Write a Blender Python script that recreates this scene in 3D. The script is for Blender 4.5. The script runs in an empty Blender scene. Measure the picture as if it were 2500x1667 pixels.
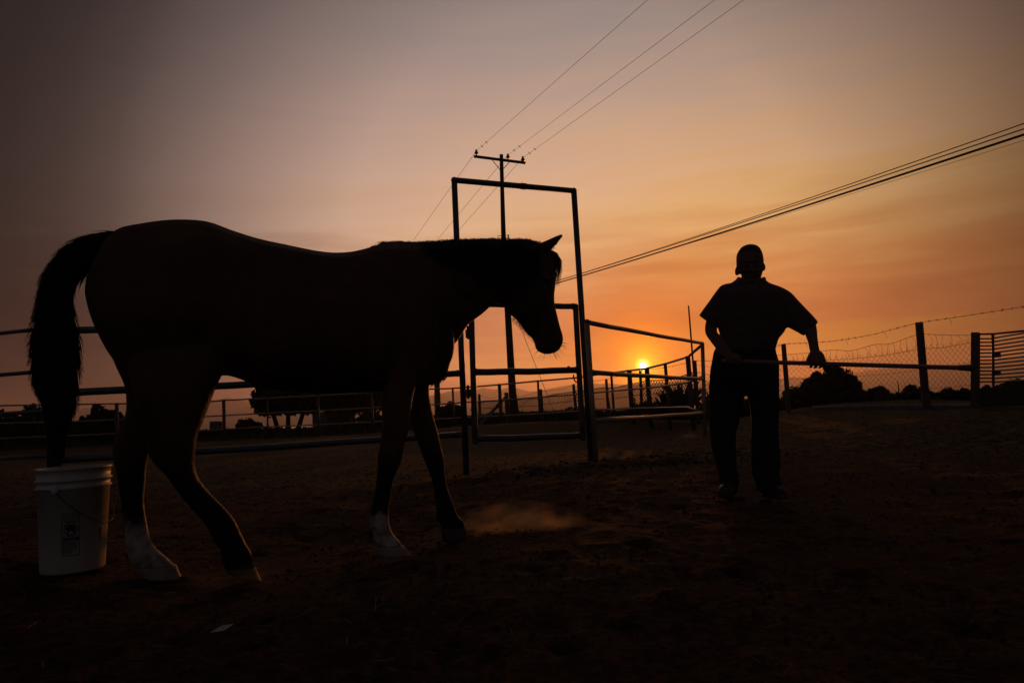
import bpy, math, random
import numpy as np
from mathutils import Vector, Matrix
from mathutils import noise as mnoise

random.seed(7)
np.random.seed(7)
SC = bpy.context.scene
COL = SC.collection

# ------------------------------------------------------------------ camera
FPX = 1667.0                       # focal length in pixels of a 2500 px wide frame (24 mm lens)
EYE = Vector((0.0, 0.0, 0.68))
PITCH = math.atan(167.0 / 1667.0)
ROLL = math.radians(2.7)
F = Vector((0, math.cos(PITCH), math.sin(PITCH)))
R0 = Vector((1, 0, 0))
U0 = Vector((0, -math.sin(PITCH), math.cos(PITCH)))
CR = math.cos(ROLL) * R0 - math.sin(ROLL) * U0
CU = math.sin(ROLL) * R0 + math.cos(ROLL) * U0
cam = bpy.data.cameras.new('camera')
cam.sensor_width = 36.0
cam.lens = 24.0
cam.clip_start = 0.05
cam.clip_end = 20000.0
camo = bpy.data.objects.new('camera', cam)
COL.objects.link(camo)
camo.matrix_world = Matrix(((CR.x, CU.x, -F.x, EYE.x), (CR.y, CU.y, -F.y, EYE.y), (CR.z, CU.z, -F.z, EYE.z), (0, 0, 0, 1)))
SC.camera = camo


def ray(x, y):
    return F * FPX + CR * (x - 1250.0) - CU * (y - 833.5)


def P(x, y, D):
    """the point on the vertical plane Y = D seen at frame position x, y"""
    d = ray(x, y)
    return EYE + d * (D / d.y)


def lin(c):
    c = c / 255.0
    return c / 12.92 if c <= 0.04045 else ((c + 0.055) / 1.055) ** 2.4


def rgb(r, g, b):
    return (lin(r), lin(g), lin(b), 1.0)


SUN_DIR = ray(1570, 893).normalized()
GLOW_DIR = ray(1395, 590).normalized()

# ------------------------------------------------------------------ sky
W = bpy.data.worlds.new('World')
SC.world = W
W.use_nodes = True
nt = W.node_tree
nt.nodes.clear()


def N(tree, kind, **kw):
    n = tree.nodes.new(kind)
    for k, v in kw.items():
        setattr(n, k, v)
    return n


def math_node(tree, op, a, b=None, clamp=False):
    n = N(tree, 'ShaderNodeMath', operation=op)
    n.use_clamp = clamp
    for i, v in enumerate((a, b)):
        if v is None:
            continue
        if isinstance(v, (int, float)):
            n.inputs[i].default_value = v
        else:
            tree.links.new(v, n.inputs[i])
    return n.outputs[0]


def ramp(tree, fac, stops, interp='EASE'):
    n = N(tree, 'ShaderNodeValToRGB')
    cr = n.color_ramp
    cr.interpolation = interp
    while len(cr.elements) > 1:
        cr.elements.remove(cr.elements[-1])
    for i, (p, c) in enumerate(stops):
        e = cr.elements[0] if i == 0 else cr.elements.new(p)
        e.position = p
        e.color = c if len(c) == 4 else (c[0], c[0], c[0], 1)
    tree.links.new(fac, n.inputs[0])
    return n.outputs[0]


tc = N(nt, 'ShaderNodeTexCoord')
gen = tc.outputs['Generated']


def angle_to(vec):
    n = N(nt, 'ShaderNodeVectorMath', operation='DOT_PRODUCT')
    nt.links.new(gen, n.inputs[0])
    n.inputs[1].default_value = vec
    a = math_node(nt, 'ARCCOSINE', math_node(nt, 'MINIMUM', n.outputs['Value'], 1.0))
    return math_node(nt, 'MULTIPLY', a, 180.0 / math.pi)


sep = N(nt, 'ShaderNodeSeparateXYZ')
nt.links.new(gen, sep.inputs[0])
elev = math_node(nt, 'MULTIPLY', math_node(nt, 'ARCSINE', sep.outputs['Z']), 180.0 / math.pi)
# streaks of smoke: noise stretched along the horizon
mp = N(nt, 'ShaderNodeMapping')
mp.inputs['Scale'].default_value = (1.3, 1.3, 12.0)
nt.links.new(gen, mp.inputs[0])
nz = N(nt, 'ShaderNodeTexNoise')
nz.inputs['Scale'].default_value = 2.6
nz.inputs['Detail'].default_value = 5.0
nz.inputs['Roughness'].default_value = 0.55
nz.inputs['Distortion'].default_value = 0.4
nt.links.new(mp.outputs[0], nz.inputs['Vector'])
streak = nz.outputs['Fac']
elev_s = math_node(nt, 'ADD', elev, math_node(nt, 'MULTIPLY', math_node(nt, 'SUBTRACT', streak, 0.5), 9.0))
ELEV = [(-10, (120, 64, 42)), (0, (190, 92, 44)), (2.4, (216, 112, 46)), (4.4, (236, 148, 54)), (6.2, (214, 118, 60)),
        (9.5, (224, 142, 78)), (12.5, (232, 168, 102)), (15.5, (237, 184, 122)), (19, (228, 180, 136)), (24, (203, 168, 143)),
        (29, (178, 156, 144)), (34, (156, 145, 141)), (45, (130, 122, 124)), (65, (94, 88, 92)), (90, (76, 72, 78))]
col = ramp(nt, math_node(nt, 'DIVIDE', math_node(nt, 'ADD', elev_s, 10.0), 100.0), [((e + 10) / 100.0, rgb(*c)) for e, c in ELEV], 'LINEAR')
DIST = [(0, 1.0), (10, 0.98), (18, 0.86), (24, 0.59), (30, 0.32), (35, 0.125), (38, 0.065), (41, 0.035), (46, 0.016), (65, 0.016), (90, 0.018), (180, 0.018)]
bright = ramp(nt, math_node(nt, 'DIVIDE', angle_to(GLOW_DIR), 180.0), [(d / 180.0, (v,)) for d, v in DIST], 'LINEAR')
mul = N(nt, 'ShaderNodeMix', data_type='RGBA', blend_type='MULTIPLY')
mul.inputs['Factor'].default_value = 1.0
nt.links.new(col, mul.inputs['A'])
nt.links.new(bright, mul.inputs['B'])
# thicker, greyer smoke towards the left
lum = N(nt, 'ShaderNodeRGBToBW')
nt.links.new(mul.outputs['Result'], lum.inputs[0])
mv = N(nt, 'ShaderNodeMix', data_type='RGBA', blend_type='MULTIPLY')
mv.inputs['Factor'].default_value = 1.0
nt.links.new(lum.outputs[0], mv.inputs['A'])
mv.inputs['B'].default_value = (1.28, 0.93, 0.93, 1)
mvm = N(nt, 'ShaderNodeMix', data_type='RGBA', blend_type='MIX')
nt.links.new(ramp(nt, math_node(nt, 'DIVIDE', angle_to(ray(-300, 350).normalized()), 60.0, True), [(0, (0.75,)), (0.3, (0.62,)), (0.62, (0.28,)), (0.95, (0.0,))], 'LINEAR'), mvm.inputs['Factor'])
nt.links.new(mul.outputs['Result'], mvm.inputs['A'])
nt.links.new(mv.outputs['Result'], mvm.inputs['B'])
# light and dark in the streaks
sm = N(nt, 'ShaderNodeMix', data_type='RGBA', blend_type='MULTIPLY')
sm.inputs['Factor'].default_value = 1.0
nt.links.new(mvm.outputs['Result'], sm.inputs['A'])
amp = ramp(nt, math_node(nt, 'DIVIDE', elev, 40.0, True), [(0, (1.0,)), (0.3, (0.9,)), (0.6, (0.35,)), (1, (0.2,))], 'LINEAR')
nt.links.new(math_node(nt, 'ADD', 1.0, math_node(nt, 'MULTIPLY', math_node(nt, 'SUBTRACT', streak, 0.5), math_node(nt, 'MULTIPLY', amp, 0.55))), sm.inputs['B'])
# cool violet base away from the glow, raised behind the camera as added fill
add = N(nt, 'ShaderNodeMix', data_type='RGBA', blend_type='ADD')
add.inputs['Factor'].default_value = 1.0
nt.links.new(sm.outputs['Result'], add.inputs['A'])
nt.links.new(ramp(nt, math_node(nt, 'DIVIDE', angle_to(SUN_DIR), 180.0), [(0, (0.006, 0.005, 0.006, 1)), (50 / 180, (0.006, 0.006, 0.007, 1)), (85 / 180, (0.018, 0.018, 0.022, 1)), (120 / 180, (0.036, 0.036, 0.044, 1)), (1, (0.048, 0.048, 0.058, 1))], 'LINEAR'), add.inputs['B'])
# the sun's own glow and disc
sang = angle_to(SUN_DIR)
sfac = ramp(nt, math_node(nt, 'DIVIDE', sang, 18.0, True), [(0, (1.0,)), (1.2 / 18, (0.95,)), (2.6 / 18, (0.78,)), (4.2 / 18, (0.52,)), (6.5 / 18, (0.28,)), (10 / 18, (0.10,)), (1, (0.0,))], 'LINEAR')
scol = ramp(nt, math_node(nt, 'DIVIDE', sang, 12.0, True), [(0, (2.8, 1.6, 0.08, 1)), (0.5 / 12, (2.5, 1.0, 0.02, 1)), (1.2 / 12, (1.9, 0.62, 0.0, 1)), (2.6 / 12, (1.35, 0.31, 0.0, 1)), (5 / 12, (0.92, 0.19, 0.0, 1)), (1, (0.75, 0.22, 0.02, 1))], 'LINEAR')
smix = N(nt, 'ShaderNodeMix', data_type='RGBA', blend_type='MIX')
nt.links.new(sfac, smix.inputs['Factor'])
nt.links.new(add.outputs['Result'], smix.inputs['A'])
nt.links.new(scol, smix.inputs['B'])
disc = ramp(nt, math_node(nt, 'DIVIDE', sang, 2.0, True), [(0, (22.0, 19.0, 9.0, 1)), (0.21 / 2, (22.0, 18.0, 7.0, 1)), (0.33 / 2, (1.5, 1.3, 0.25, 1)), (0.7 / 2, (0.0, 0.12, 0.0, 1)), (1, (0, 0, 0, 1))], 'LINEAR')
sadd = N(nt, 'ShaderNodeMix', data_type='RGBA', blend_type='ADD')
sadd.inputs['Factor'].default_value = 1.0
nt.links.new(smix.outputs['Result'], sadd.inputs['A'])
nt.links.new(disc, sadd.inputs['B'])
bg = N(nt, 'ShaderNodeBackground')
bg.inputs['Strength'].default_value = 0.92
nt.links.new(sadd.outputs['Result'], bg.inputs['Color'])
# a trace of clear sky behind the smoke
sky = N(nt, 'ShaderNodeTexSky', sky_type='NISHITA')
sky.sun_disc = False
sky.sun_elevation = math.asin(SUN_DIR.z)
sky.sun_rotation = math.atan2(SUN_DIR.x, SUN_DIR.y)
sky.dust_density = 6.0
bg2 = N(nt, 'ShaderNodeBackground')
bg2.inputs['Strength'].default_value = 0.0002
nt.links.new(sky.outputs[0], bg2.inputs['Color'])
ash = N(nt, 'ShaderNodeAddShader')
nt.links.new(bg.outputs[0], ash.inputs[0])
nt.links.new(bg2.outputs[0], ash.inputs[1])
wo = N(nt, 'ShaderNodeOutputWorld')
nt.links.new(ash.outputs[0], wo.inputs['Surface'])

# ------------------------------------------------------------------ sun and exposure
sl = bpy.data.lights.new('sun', 'SUN')
sl.energy = 1.3
sl.angle = math.radians(0.6)
sl.color = (1.0, 0.30, 0.06)
so = bpy.data.objects.new('sun', sl)
COL.objects.link(so)
so.rotation_euler = (-SUN_DIR).to_track_quat('-Z', 'Y').to_euler()
SC.view_settings.view_transform = 'Standard'
SC.view_settings.look = 'None'
SC.view_settings.exposure = 0.0
SC.view_settings.gamma = 1.0
SC.view_settings.use_curve_mapping = False
SC.render.engine = 'CYCLES'
SC.cycles.use_denoising = True
SC.cycles.max_bounces = 6
SC.cycles.volume_bounces = 1
SC.cycles.sample_clamp_indirect = 2.0

HAZE_DENSITY = 1.8e-4


# ------------------------------------------------------------------ helpers
def material(name, base, rough=0.8, base2=None, scale=8.0, bump=0.0, bscale=None, metal=0.0, spec=0.3, sheen=0.0, stretch=None):
    m = bpy.data.materials.new(name)
    m.use_nodes = True
    t = m.node_tree
    b = t.nodes['Principled BSDF']
    b.inputs['Roughness'].default_value = rough
    b.inputs['Metallic'].default_value = metal
    b.inputs['Specular IOR Level'].default_value = spec
    if sheen:
        b.inputs['Sheen Weight'].default_value = sheen
        b.inputs['Sheen Roughness'].default_value = 0.4
    tcn = t.nodes.new('ShaderNodeTexCoord')
    src = tcn.outputs['Object']
    if stretch:
        mpn = t.nodes.new('ShaderNodeMapping')
        mpn.inputs['Scale'].default_value = stretch
        t.links.new(src, mpn.inputs[0])
        src = mpn.outputs[0]
    n = t.nodes.new('ShaderNodeTexNoise')
    n.inputs['Scale'].default_value = scale
    n.inputs['Detail'].default_value = 6
    n.inputs['Roughness'].default_value = 0.65
    t.links.new(src, n.inputs['Vector'])
    if base2 is None:
        base2 = tuple(c * 0.6 for c in base)
    r = ramp(t, n.outputs['Fac'], [(0.32, (*base2, 1)), (0.68, (*base, 1))], 'LINEAR')
    t.links.new(r, b.inputs['Base Color'])
    if bump:
        n2 = t.nodes.new('ShaderNodeTexNoise')
        n2.inputs['Scale'].default_value = bscale or scale * 4
        n2.inputs['Detail'].default_value = 5
        t.links.new(src, n2.inputs['Vector'])
        bn = t.nodes.new('ShaderNodeBump')
        bn.inputs['Strength'].default_value = bump
        bn.inputs['Distance'].default_value = 0.02
        t.links.new(n2.outputs['Fac'], bn.inputs['Height'])
        t.links.new(bn.outputs[0], b.inputs['Normal'])
    return m


M = {}
M['pipe'] = material('painted_pipe', (0.085, 0.10, 0.115), 0.42, (0.055, 0.045, 0.04), 9, 0.15, 60, 0.35, 0.5)
M['bare'] = material('sunlit_tan_pipe', (0.36, 0.27, 0.19), 0.38, (0.20, 0.13, 0.08), 12, 0.15, 60, 0.25, 0.6)  # lighter tan copy of the pipe, warm sunlit look painted into its colour
M['rust'] = material('rusty_pipe', (0.11, 0.07, 0.05), 0.5, (0.06, 0.035, 0.025), 14, 0.2, 60, 0.3, 0.5)
M['wood'] = material('weathered_wood', (0.16, 0.12, 0.09), 0.85, (0.08, 0.06, 0.045), 14, 0.5, 40, stretch=(6, 6, 1))
M['polewood'] = material('creosote_wood', (0.07, 0.05, 0.035), 0.85, (0.035, 0.025, 0.02), 14, 0.5, 40, stretch=(6, 6, 1))
M['wire'] = material('rusted_wire', (0.07, 0.045, 0.03), 0.6, metal=0.3)
M['cable'] = material('black_cable', (0.02, 0.02, 0.02), 0.6)
M['ceramic'] = material('glazed_ceramic', (0.05, 0.03, 0.025), 0.25, spec=0.5)
M['hair'] = material('horse_hair', (0.022, 0.014, 0.010), 0.6, spec=0.12)
M['hoof'] = material('hoof_horn', (0.06, 0.045, 0.035), 0.6)
M['leaf'] = material('dark_foliage', (0.035, 0.045, 0.018), 0.7, (0.02, 0.025, 0.01), 3, spec=0.15)
M['leafy'] = material('dusty_foliage', (0.07, 0.07, 0.03), 0.7, (0.03, 0.035, 0.015), 3, spec=0.15)
M['agave'] = material('agave_leaf', (0.06, 0.07, 0.045), 0.6, spec=0.2)
M['bark'] = material('bark', (0.06, 0.045, 0.035), 0.9, bump=0.5)
M['skin'] = material('tanned_skin', (0.15, 0.08, 0.052), 0.75, (0.11, 0.06, 0.04), 20, spec=0.15)
M['shirt'] = material('dark_shirt', (0.10, 0.06, 0.06), 0.85, (0.075, 0.045, 0.045), 30, 0.25, 18, sheen=0.1, spec=0.1)
M['trousers'] = material('dark_trousers', (0.036, 0.030, 0.034), 0.9, (0.026, 0.022, 0.025), 40, 0.25, 14, spec=0.1)
M['boot'] = material('leather_boot', (0.05, 0.03, 0.02), 0.55, spec=0.3)
M['manhair'] = material('short_dark_hair', (0.115, 0.068, 0.048), 0.7, spec=0.15)
M['bucket'] = material('white_plastic', (0.48, 0.46, 0.43), 0.45, (0.36, 0.33, 0.29), 5, 0.05, spec=0.4)
M['print'] = material('black_print', (0.012, 0.012, 0.012), 0.7, spec=0.05)
M['paper'] = material('scrap_paper', (0.65, 0.62, 0.55), 0.8)
M['stone'] = material('pale_stone', (0.32, 0.28, 0.24), 0.9, bump=0.4)
M['clod'] = material('dirt_clod', (0.075, 0.034, 0.019), 0.95, (0.05, 0.022, 0.012), 12, 0.6, 60, spec=0.1)
M['straw'] = material('dry_straw', (0.22, 0.155, 0.08), 0.8, (0.10, 0.065, 0.035), 12)
M['shed'] = material('shed_board', (0.14, 0.13, 0.12), 0.8, bump=0.2)
M['roof'] = material('tin_roof', (0.2, 0.2, 0.2), 0.45, metal=0.6)
M['poletool'] = material('worn_handle', (0.26, 0.16, 0.10), 0.5, (0.18, 0.10, 0.06), 18, stretch=(1, 6, 6))


def mesh_obj(name, verts, faces, mat, parent=None, smooth=False):
    me = bpy.data.meshes.new(name)
    me.from_pydata([tuple(v) for v in verts], [], faces)
    me.validate()
    me.update()
    if smooth:
        me.polygons.foreach_set('use_smooth', [True] * len(me.polygons))
    if mat is not None:
        me.materials.append(mat)
    o = bpy.data.objects.new(name, me)
    COL.objects.link(o)
    if parent is not None:
        o.parent = parent
        o.matrix_parent_inverse = Matrix.Translation(parent.location).inverted()
    return o


def thing(name, loc, label, cat, group=None):
    o = bpy.data.objects.new(name, None)
    COL.objects.link(o)
    o.location = loc
    o.empty_display_size = 0.1
    tag(o, label, cat, group)
    return o


def tag(o, label=None, cat=None, group=None, kind=None):
    if label:
        o['label'] = label
    if cat:
        o['category'] = cat
    if group:
        o['group'] = group
    if kind:
        o['kind'] = kind
    return o


class MB:
    def __init__(self):
        self.v = []
        self.f = []

    def tube(self, pts, radii, n=8, cap=True, up=None):
        pts = [Vector(p) for p in pts]
        if not hasattr(radii, '__len__'):
            radii = [radii] * len(pts)
        base = len(self.v)
        prev = None
        for i, p in enumerate(pts):
            t = (pts[min(i + 1, len(pts) - 1)] - pts[max(i - 1, 0)])
            if t.length < 1e-9:
                t = Vector((0, 0, 1))
            t.normalize()
            if prev is None:
                a = Vector((0, 0, 1)) if abs(t.z) < 0.9 else Vector((1, 0, 0))
            else:
                a = prev
            u = (a - t * a.dot(t))
            if u.length < 1e-6:
                u = t.orthogonal()
            u.normalize()
            prev = u
            w = t.cross(u)
            for k in range(n):
                an = 2 * math.pi * k / n
                self.v.append(p + (u * math.cos(an) + w * math.sin(an)) * radii[i])
        for i in range(len(pts) - 1):
            for k in range(n):
                a = base + i * n + k
                b = base + i * n + (k + 1) % n
                self.f.append((a, b, b + n, a + n))
        if cap:
            self.f.append(tuple(base + k for k in range(n))[::-1])
            e = base + (len(pts) - 1) * n
            self.f.append(tuple(e + k for k in range(n)))
        return self

    def rings(self, rings, cap=True):
        base = len(self.v)
        n = len(rings[0])
        for r in rings:
            self.v.extend(r)
        for i in range(len(rings) - 1):
            for k in range(n):
                a = base + i * n + k
                b = base + i * n + (k + 1) % n
                self.f.append((a, b, b + n, a + n))
        if cap:
            for e, rev in ((0, True), (len(rings) - 1, False)):
                c = sum((Vector(x) for x in rings[e]), Vector()) / n
                ci = len(self.v)
                self.v.append(c)
                s = base + e * n
                for k in range(n):
                    a, b = s + k, s + (k + 1) % n
                    self.f.append((b, a, ci) if rev else (a, b, ci))
        return self

    def box(self, c, sx, sy, sz, rz=0.0, ry=0.0):
        base = len(self.v)
        mt = Matrix.Translation(c) @ Matrix.Rotation(rz, 4, 'Z') @ Matrix.Rotation(ry, 4, 'Y')
        for x in (-1, 1):
            for y in (-1, 1):
                for z in (-1, 1):
                    self.v.append(mt @ Vector((x * sx / 2, y * sy / 2, z * sz / 2)))
        for q in ((0, 1, 3, 2), (4, 6, 7, 5), (0, 4, 5, 1), (2, 3, 7, 6), (0, 2, 6, 4), (1, 5, 7, 3)):
            self.f.append(tuple(base + i for i in q))
        return self

    def ellipsoid(self, c, rx, ry, rz, n=14, m=9, rot=None):
        base = len(self.v)
        rot = rot or Matrix.Identity(3)
        for j in range(m + 1):
            th = math.pi * j / m
            for k in range(n):
                ph = 2 * math.pi * k / n
                self.v.append(Vector(c) + rot @ Vector((rx * math.sin(th) * math.cos(ph), ry * math.sin(th) * math.sin(ph), rz * math.cos(th))))
        for j in range(m):
            for k in range(n):
                a = base + j * n + k
                b = base + j * n + (k + 1) % n
                self.f.append((a, a + n, b + n, b))
        return self

    def strand(self, pts, r0):
        """thin hair: three-sided, tapering to a point"""
        base = len(self.v)
        n = len(pts)
        for i, p in enumerate(pts):
            r = r0 * (1 - 0.85 * i / (n - 1))
            self.v.append(Vector(p) + Vector((r, 0, 0)))
            self.v.append(Vector(p) + Vector((-0.5 * r, 0.87 * r, 0)))
            self.v.append(Vector(p) + Vector((-0.3 * r, -0.5 * r, r)))
        for i in range(n - 1):
            for k in range(3):
                a = base + i * 3 + k
                b = base + i * 3 + (k + 1) % 3
                self.f.append((a, b, b + 3, a + 3))
        return self

    def build(self, name, mat, parent=None, smooth=False):
        return mesh_obj(name, self.v, self.f, mat, parent, smooth)


def weld(name, mb, voxel, smooth_it, mat, parent):
    """one continuous surface out of overlapping volumes"""
    o = mb.build(name, mat)
    r = o.modifiers.new('r', 'REMESH')
    r.mode = 'VOXEL'
    r.voxel_size = voxel
    s = o.modifiers.new('s', 'SMOOTH')
    s.factor = 0.5
    s.iterations = smooth_it
    dg = bpy.context.evaluated_depsgraph_get()
    me = bpy.data.meshes.new_from_object(o.evaluated_get(dg))
    me.name = name
    bpy.data.objects.remove(o)
    me.materials.clear()
    me.materials.append(mat)
    me.polygons.foreach_set('use_smooth', [True] * len(me.polygons))
    o = bpy.data.objects.new(name, me)
    COL.objects.link(o)
    if parent is not None:
        o.parent = parent
        o.matrix_parent_inverse = Matrix.Translation(parent.location).inverted()
    return o


def cat_rom(pts, per=4):
    """smooth polyline through tuples"""
    out = []
    n = len(pts)
    for i in range(n - 1):
        p0, p1, p2, p3 = pts[max(i - 1, 0)], pts[i], pts[i + 1], pts[min(i + 2, n - 1)]
        for s in range(per):
            t = s / per
            out.append(tuple(0.5 * ((2 * b) + (-a + c) * t + (2 * a - 5 * b + 4 * c - d) * t * t + (-a + 3 * b - 3 * c + d) * t ** 3) for a, b, c, d in zip(p0, p1, p2, p3)))
    out.append(tuple(pts[-1]))
    return out


# ------------------------------------------------------------------ ground
def gp(x, y, D):
    p = P(x, y, D)
    return (p.x, p.y, p.z, 0.22 * D + 0.25)


CTRL = [gp(384, 1414, 3.05), gp(615, 1428, 2.86), gp(960, 1358, 3.22), gp(1110, 1322, 3.5), gp(1780, 1213, 4.76), gp(1880, 1219, 4.70),
        gp(178, 1392, 3.05), gp(1139, 1157, 7.66), gp(1450, 1125, 8.2), gp(1721, 1064, 13), gp(1692, 1047, 17), gp(1916, 1005, 16),
        gp(2244, 1004, 13), gp(2390, 984, 12), gp(2520, 1000, 11), (5, 7, 0.0, 1.5), (-4, 3, 0, 1.5), (0, 1.6, 0.0, 0.8), (3, 2.4, 0, 1.0), (-6, 14, 0, 3), (2, 20, 0, 4), (12, 24, 0.1, 5)]
_cx = np.array([c[0] for c in CTRL]); _cy = np.array([c[1] for c in CTRL]); _cz = np.array([c[2] for c in CTRL]); _cs = np.array([c[3] for c in CTRL])
_A = np.exp(-((_cx[:, None] - _cx[None]) ** 2 + (_cy[:, None] - _cy[None]) ** 2) / (2 * _cs[None] ** 2))
_C = np.linalg.lstsq(_A, _cz, rcond=1e-3)[0]


def ground_base(x, y):
    x = np.asarray(x, float); y = np.asarray(y, float)
    h = np.zeros(np.broadcast(x, y).shape)
    for i in range(len(_C)):
        h = h + _C[i] * np.exp(-((x - _cx[i]) ** 2 + (y - _cy[i]) ** 2) / (2 * _cs[i] ** 2))
    edge = 46 + 0.22 * np.maximum(x, 0) + 2.5 * np.sin(x * 0.11)
    d = np.maximum(y - edge, 0)
    side = np.maximum(np.abs(x) - 500, 0) + np.maximum(-y - 500, 0)
    return h - 30 * (1 - np.exp(-((d / 60.0) ** 1.5))) - side * 0.4


def gz(x, y):
    return float(ground_base(x, y))


def build_ground():
    def axis(lo, hi, fine, n):
        t = np.linspace(-1, 1, n)
        k = 6.5
        s = np.sinh(k * t) / math.sinh(k)
        a = np.where(s < 0, -s * lo, s * hi)
        return np.sort(a)
    xs = axis(-620, 620, 0, 680)
    ys = axis(-560, 420, 0, 680) + 2.6
    rp = random.Random(3)
    prints = [(rp.uniform(-5, 6), rp.uniform(1.2, 9), rp.uniform(0.04, 0.075), rp.uniform(0.010, 0.026)) for _ in range(620)]
    pg = {}
    for q_ in prints:
        for a_ in (-1, 0, 1):
            for b_ in (-1, 0, 1):
                pg.setdefault((int(q_[0] // 0.25) + a_, int(q_[1] // 0.25) + b_), []).append(q_)
    X, Y = np.meshgrid(xs, ys)
    Z = ground_base(X, Y)
    nv = []
    for x, y, z in zip(X.ravel(), Y.ravel(), Z.ravel()):
        if -14 < x < 20 and -3 < y < 40:
            near = math.exp(-((x * x + y * y) / 900))
            a = mnoise.noise(Vector((x * 0.9, y * 0.9, 0.3))) * 0.022
            b = mnoise.noise(Vector((x * 3.1, y * 3.1, 5.3))) * 0.018
            c = abs(mnoise.noise(Vector((x * 9.0, y * 9.0, 2.3)))) * 0.022
            z += (a + b + c) * near - 0.012
            for qx, qy, qr, qd in pg.get((int(x // 0.25), int(y // 0.25)), ()):
                rr = math.hypot(x - qx, y - qy) / qr
                if rr < 1.9:
                    z += -qd * math.exp(-(rr ** 4)) + qd * 0.45 * math.exp(-((rr - 1.3) / 0.3) ** 2)
            # a low ridge of turned soil by the gate post
            t = ((x - 1.0) * 0.94 + (y - 7.2) * 0.34)
            q = (-(x - 1.0) * 0.34 + (y - 7.2) * 0.94)
            z += 0.10 * math.exp(-(q / 0.35) ** 2 - (t / 2.2) ** 2) * (0.7 + 0.6 * mnoise.noise(Vector((x * 5, y * 5, 1))))
        nv.append((x, y, z))
    nx = len(xs)
    faces = []
    for j in range(len(ys) - 1):
        r = j * nx
        faces.extend([(r + i, r + i + 1, r + i + 1 + nx, r + i + nx) for i in range(nx - 1)])
    m = bpy.data.materials.new('bare_earth')
    m.use_nodes = True
    t = m.node_tree
    b = t.nodes['Principled BSDF']
    b.inputs['Roughness'].default_value = 0.95
    b.inputs['Specular IOR Level'].default_value = 0.08
    tcn = t.nodes.new('ShaderNodeTexCoord')

    def nse(scale, detail=6, rough=0.6):
        n = t.nodes.new('ShaderNodeTexNoise')
        n.inputs['Scale'].default_value = scale
        n.inputs['Detail'].default_value = detail
        n.inputs['Roughness'].default_value = rough
        t.links.new(tcn.outputs['Object'], n.inputs['Vector'])
        return n.outputs['Fac']
    big = ramp(t, nse(0.5, 4), [(0.35, (0.050, 0.020, 0.010, 1)), (0.62, (0.078, 0.036, 0.019, 1))], 'LINEAR')
    fine = ramp(t, nse(26, 8, 0.75), [(0.38, (0.22, 0.2, 0.2, 1)), (0.5, (0.9, 0.88, 0.85, 1)), (0.66, (2.0, 1.8, 1.6, 1))], 'LINEAR')
    mx = t.nodes.new('ShaderNodeMix')
    mx.data_type = 'RGBA'
    mx.blend_type = 'MULTIPLY'
    mx.inputs['Factor'].default_value = 1.0
    t.links.new(big, mx.inputs['A'])
    t.links.new(fine, mx.inputs['B'])
    # trampled straw and dung inside the far corral (y beyond about 8.5 m)
    sp = t.nodes.new('ShaderNodeSeparateXYZ')
    t.links.new(tcn.outputs['Object'], sp.inputs[0])
    wob = math_node(t, 'MULTIPLY', math_node(t, 'SUBTRACT', nse(1.3), 0.5), 3.5)
    yy = math_node(t, 'ADD', sp.outputs['Y'], wob)
    f1 = math_node(t, 'MULTIPLY', math_node(t, 'SUBTRACT', yy, 6.2), 0.7, True)
    f2 = math_node(t, 'SUBTRACT', 1.0, math_node(t, 'MULTIPLY', math_node(t, 'SUBTRACT', yy, 17.0), 0.12, True), True)
    ff = math_node(t, 'MULTIPLY', f1, f2)
    straw = ramp(t, nse(11, 8, 0.7), [(0.38, (0.010, 0.006, 0.004, 1)), (0.52, (0.078, 0.050, 0.026, 1)), (0.7, (0.21, 0.145, 0.075, 1))], 'LINEAR')
    m2 = t.nodes.new('ShaderNodeMix')
    m2.data_type = 'RGBA'
    t.links.new(ff, m2.inputs['Factor'])
    t.links.new(mx.outputs['Result'], m2.inputs['A'])
    t.links.new(straw, m2.inputs['B'])
    t.links.new(m2.outputs['Result'], b.inputs['Base Color'])
    bn = t.nodes.new('ShaderNodeBump')
    bn.inputs['Strength'].default_value = 1.0
    bn.inputs['Distance'].default_value = 0.04
    t.links.new(nse(18, 8, 0.7), bn.inputs['Height'])
    t.links.new(bn.outputs[0], b.inputs['Normal'])
    o = mesh_obj('ground', nv, faces, m, None, True)
    tag(o, 'bare trampled dirt of the corral with straw and clods', kind='structure')


build_ground()

# sea and hills far behind
sm_ = material('sea_water', (0.03, 0.04, 0.05), 0.28, bump=0.3, bscale=0.05, spec=0.5)
o = mesh_obj('sea', [(-6000, 20, -25), (6000, 20, -25), (6000, 4720, -25), (-6000, 4720, -25)], [(0, 1, 2, 3)], sm_)
tag(o, 'hazy flat bay between the yard and the far hills', kind='structure')

RIDGE = [(-700, 1040), (-400, 1030), (-200, 1020), (0, 1012), (100, 1006), (184, 999), (245, 993), (281, 988), (330, 979), (400, 975), (470, 980), (528, 976), (555, 970), (568, 974),
         (596, 978.6), (640, 982), (700, 984), (780, 980), (860, 975), (940, 972), (1000, 970), (1047, 967), (1073, 961), (1096, 955), (1121, 954),
         (1143, 956), (1163, 952), (1179, 945), (1191, 948.7), (1207, 951), (1230, 948.7), (1250, 945), (1262, 947), (1274, 951), (1293, 955),
         (1312, 953.5), (1335, 950), (1357, 945), (1383, 940.7), (1408, 939), (1446, 935.7), (1466, 937.5), (1479, 934), (1493, 937.5),
         (1540, 939), (1600, 935), (1680, 930), (1760, 928), (1840, 926), (1900, 924), (1933, 920), (1966, 921), (2020, 915), (2070, 912), (2104, 907),
         (2119, 902), (2137, 903), (2155, 899), (2210, 896), (2260, 894), (2330, 888), (2400, 880), (2500, 868), (2650, 865), (2800, 872), (3100, 880)]


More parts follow.
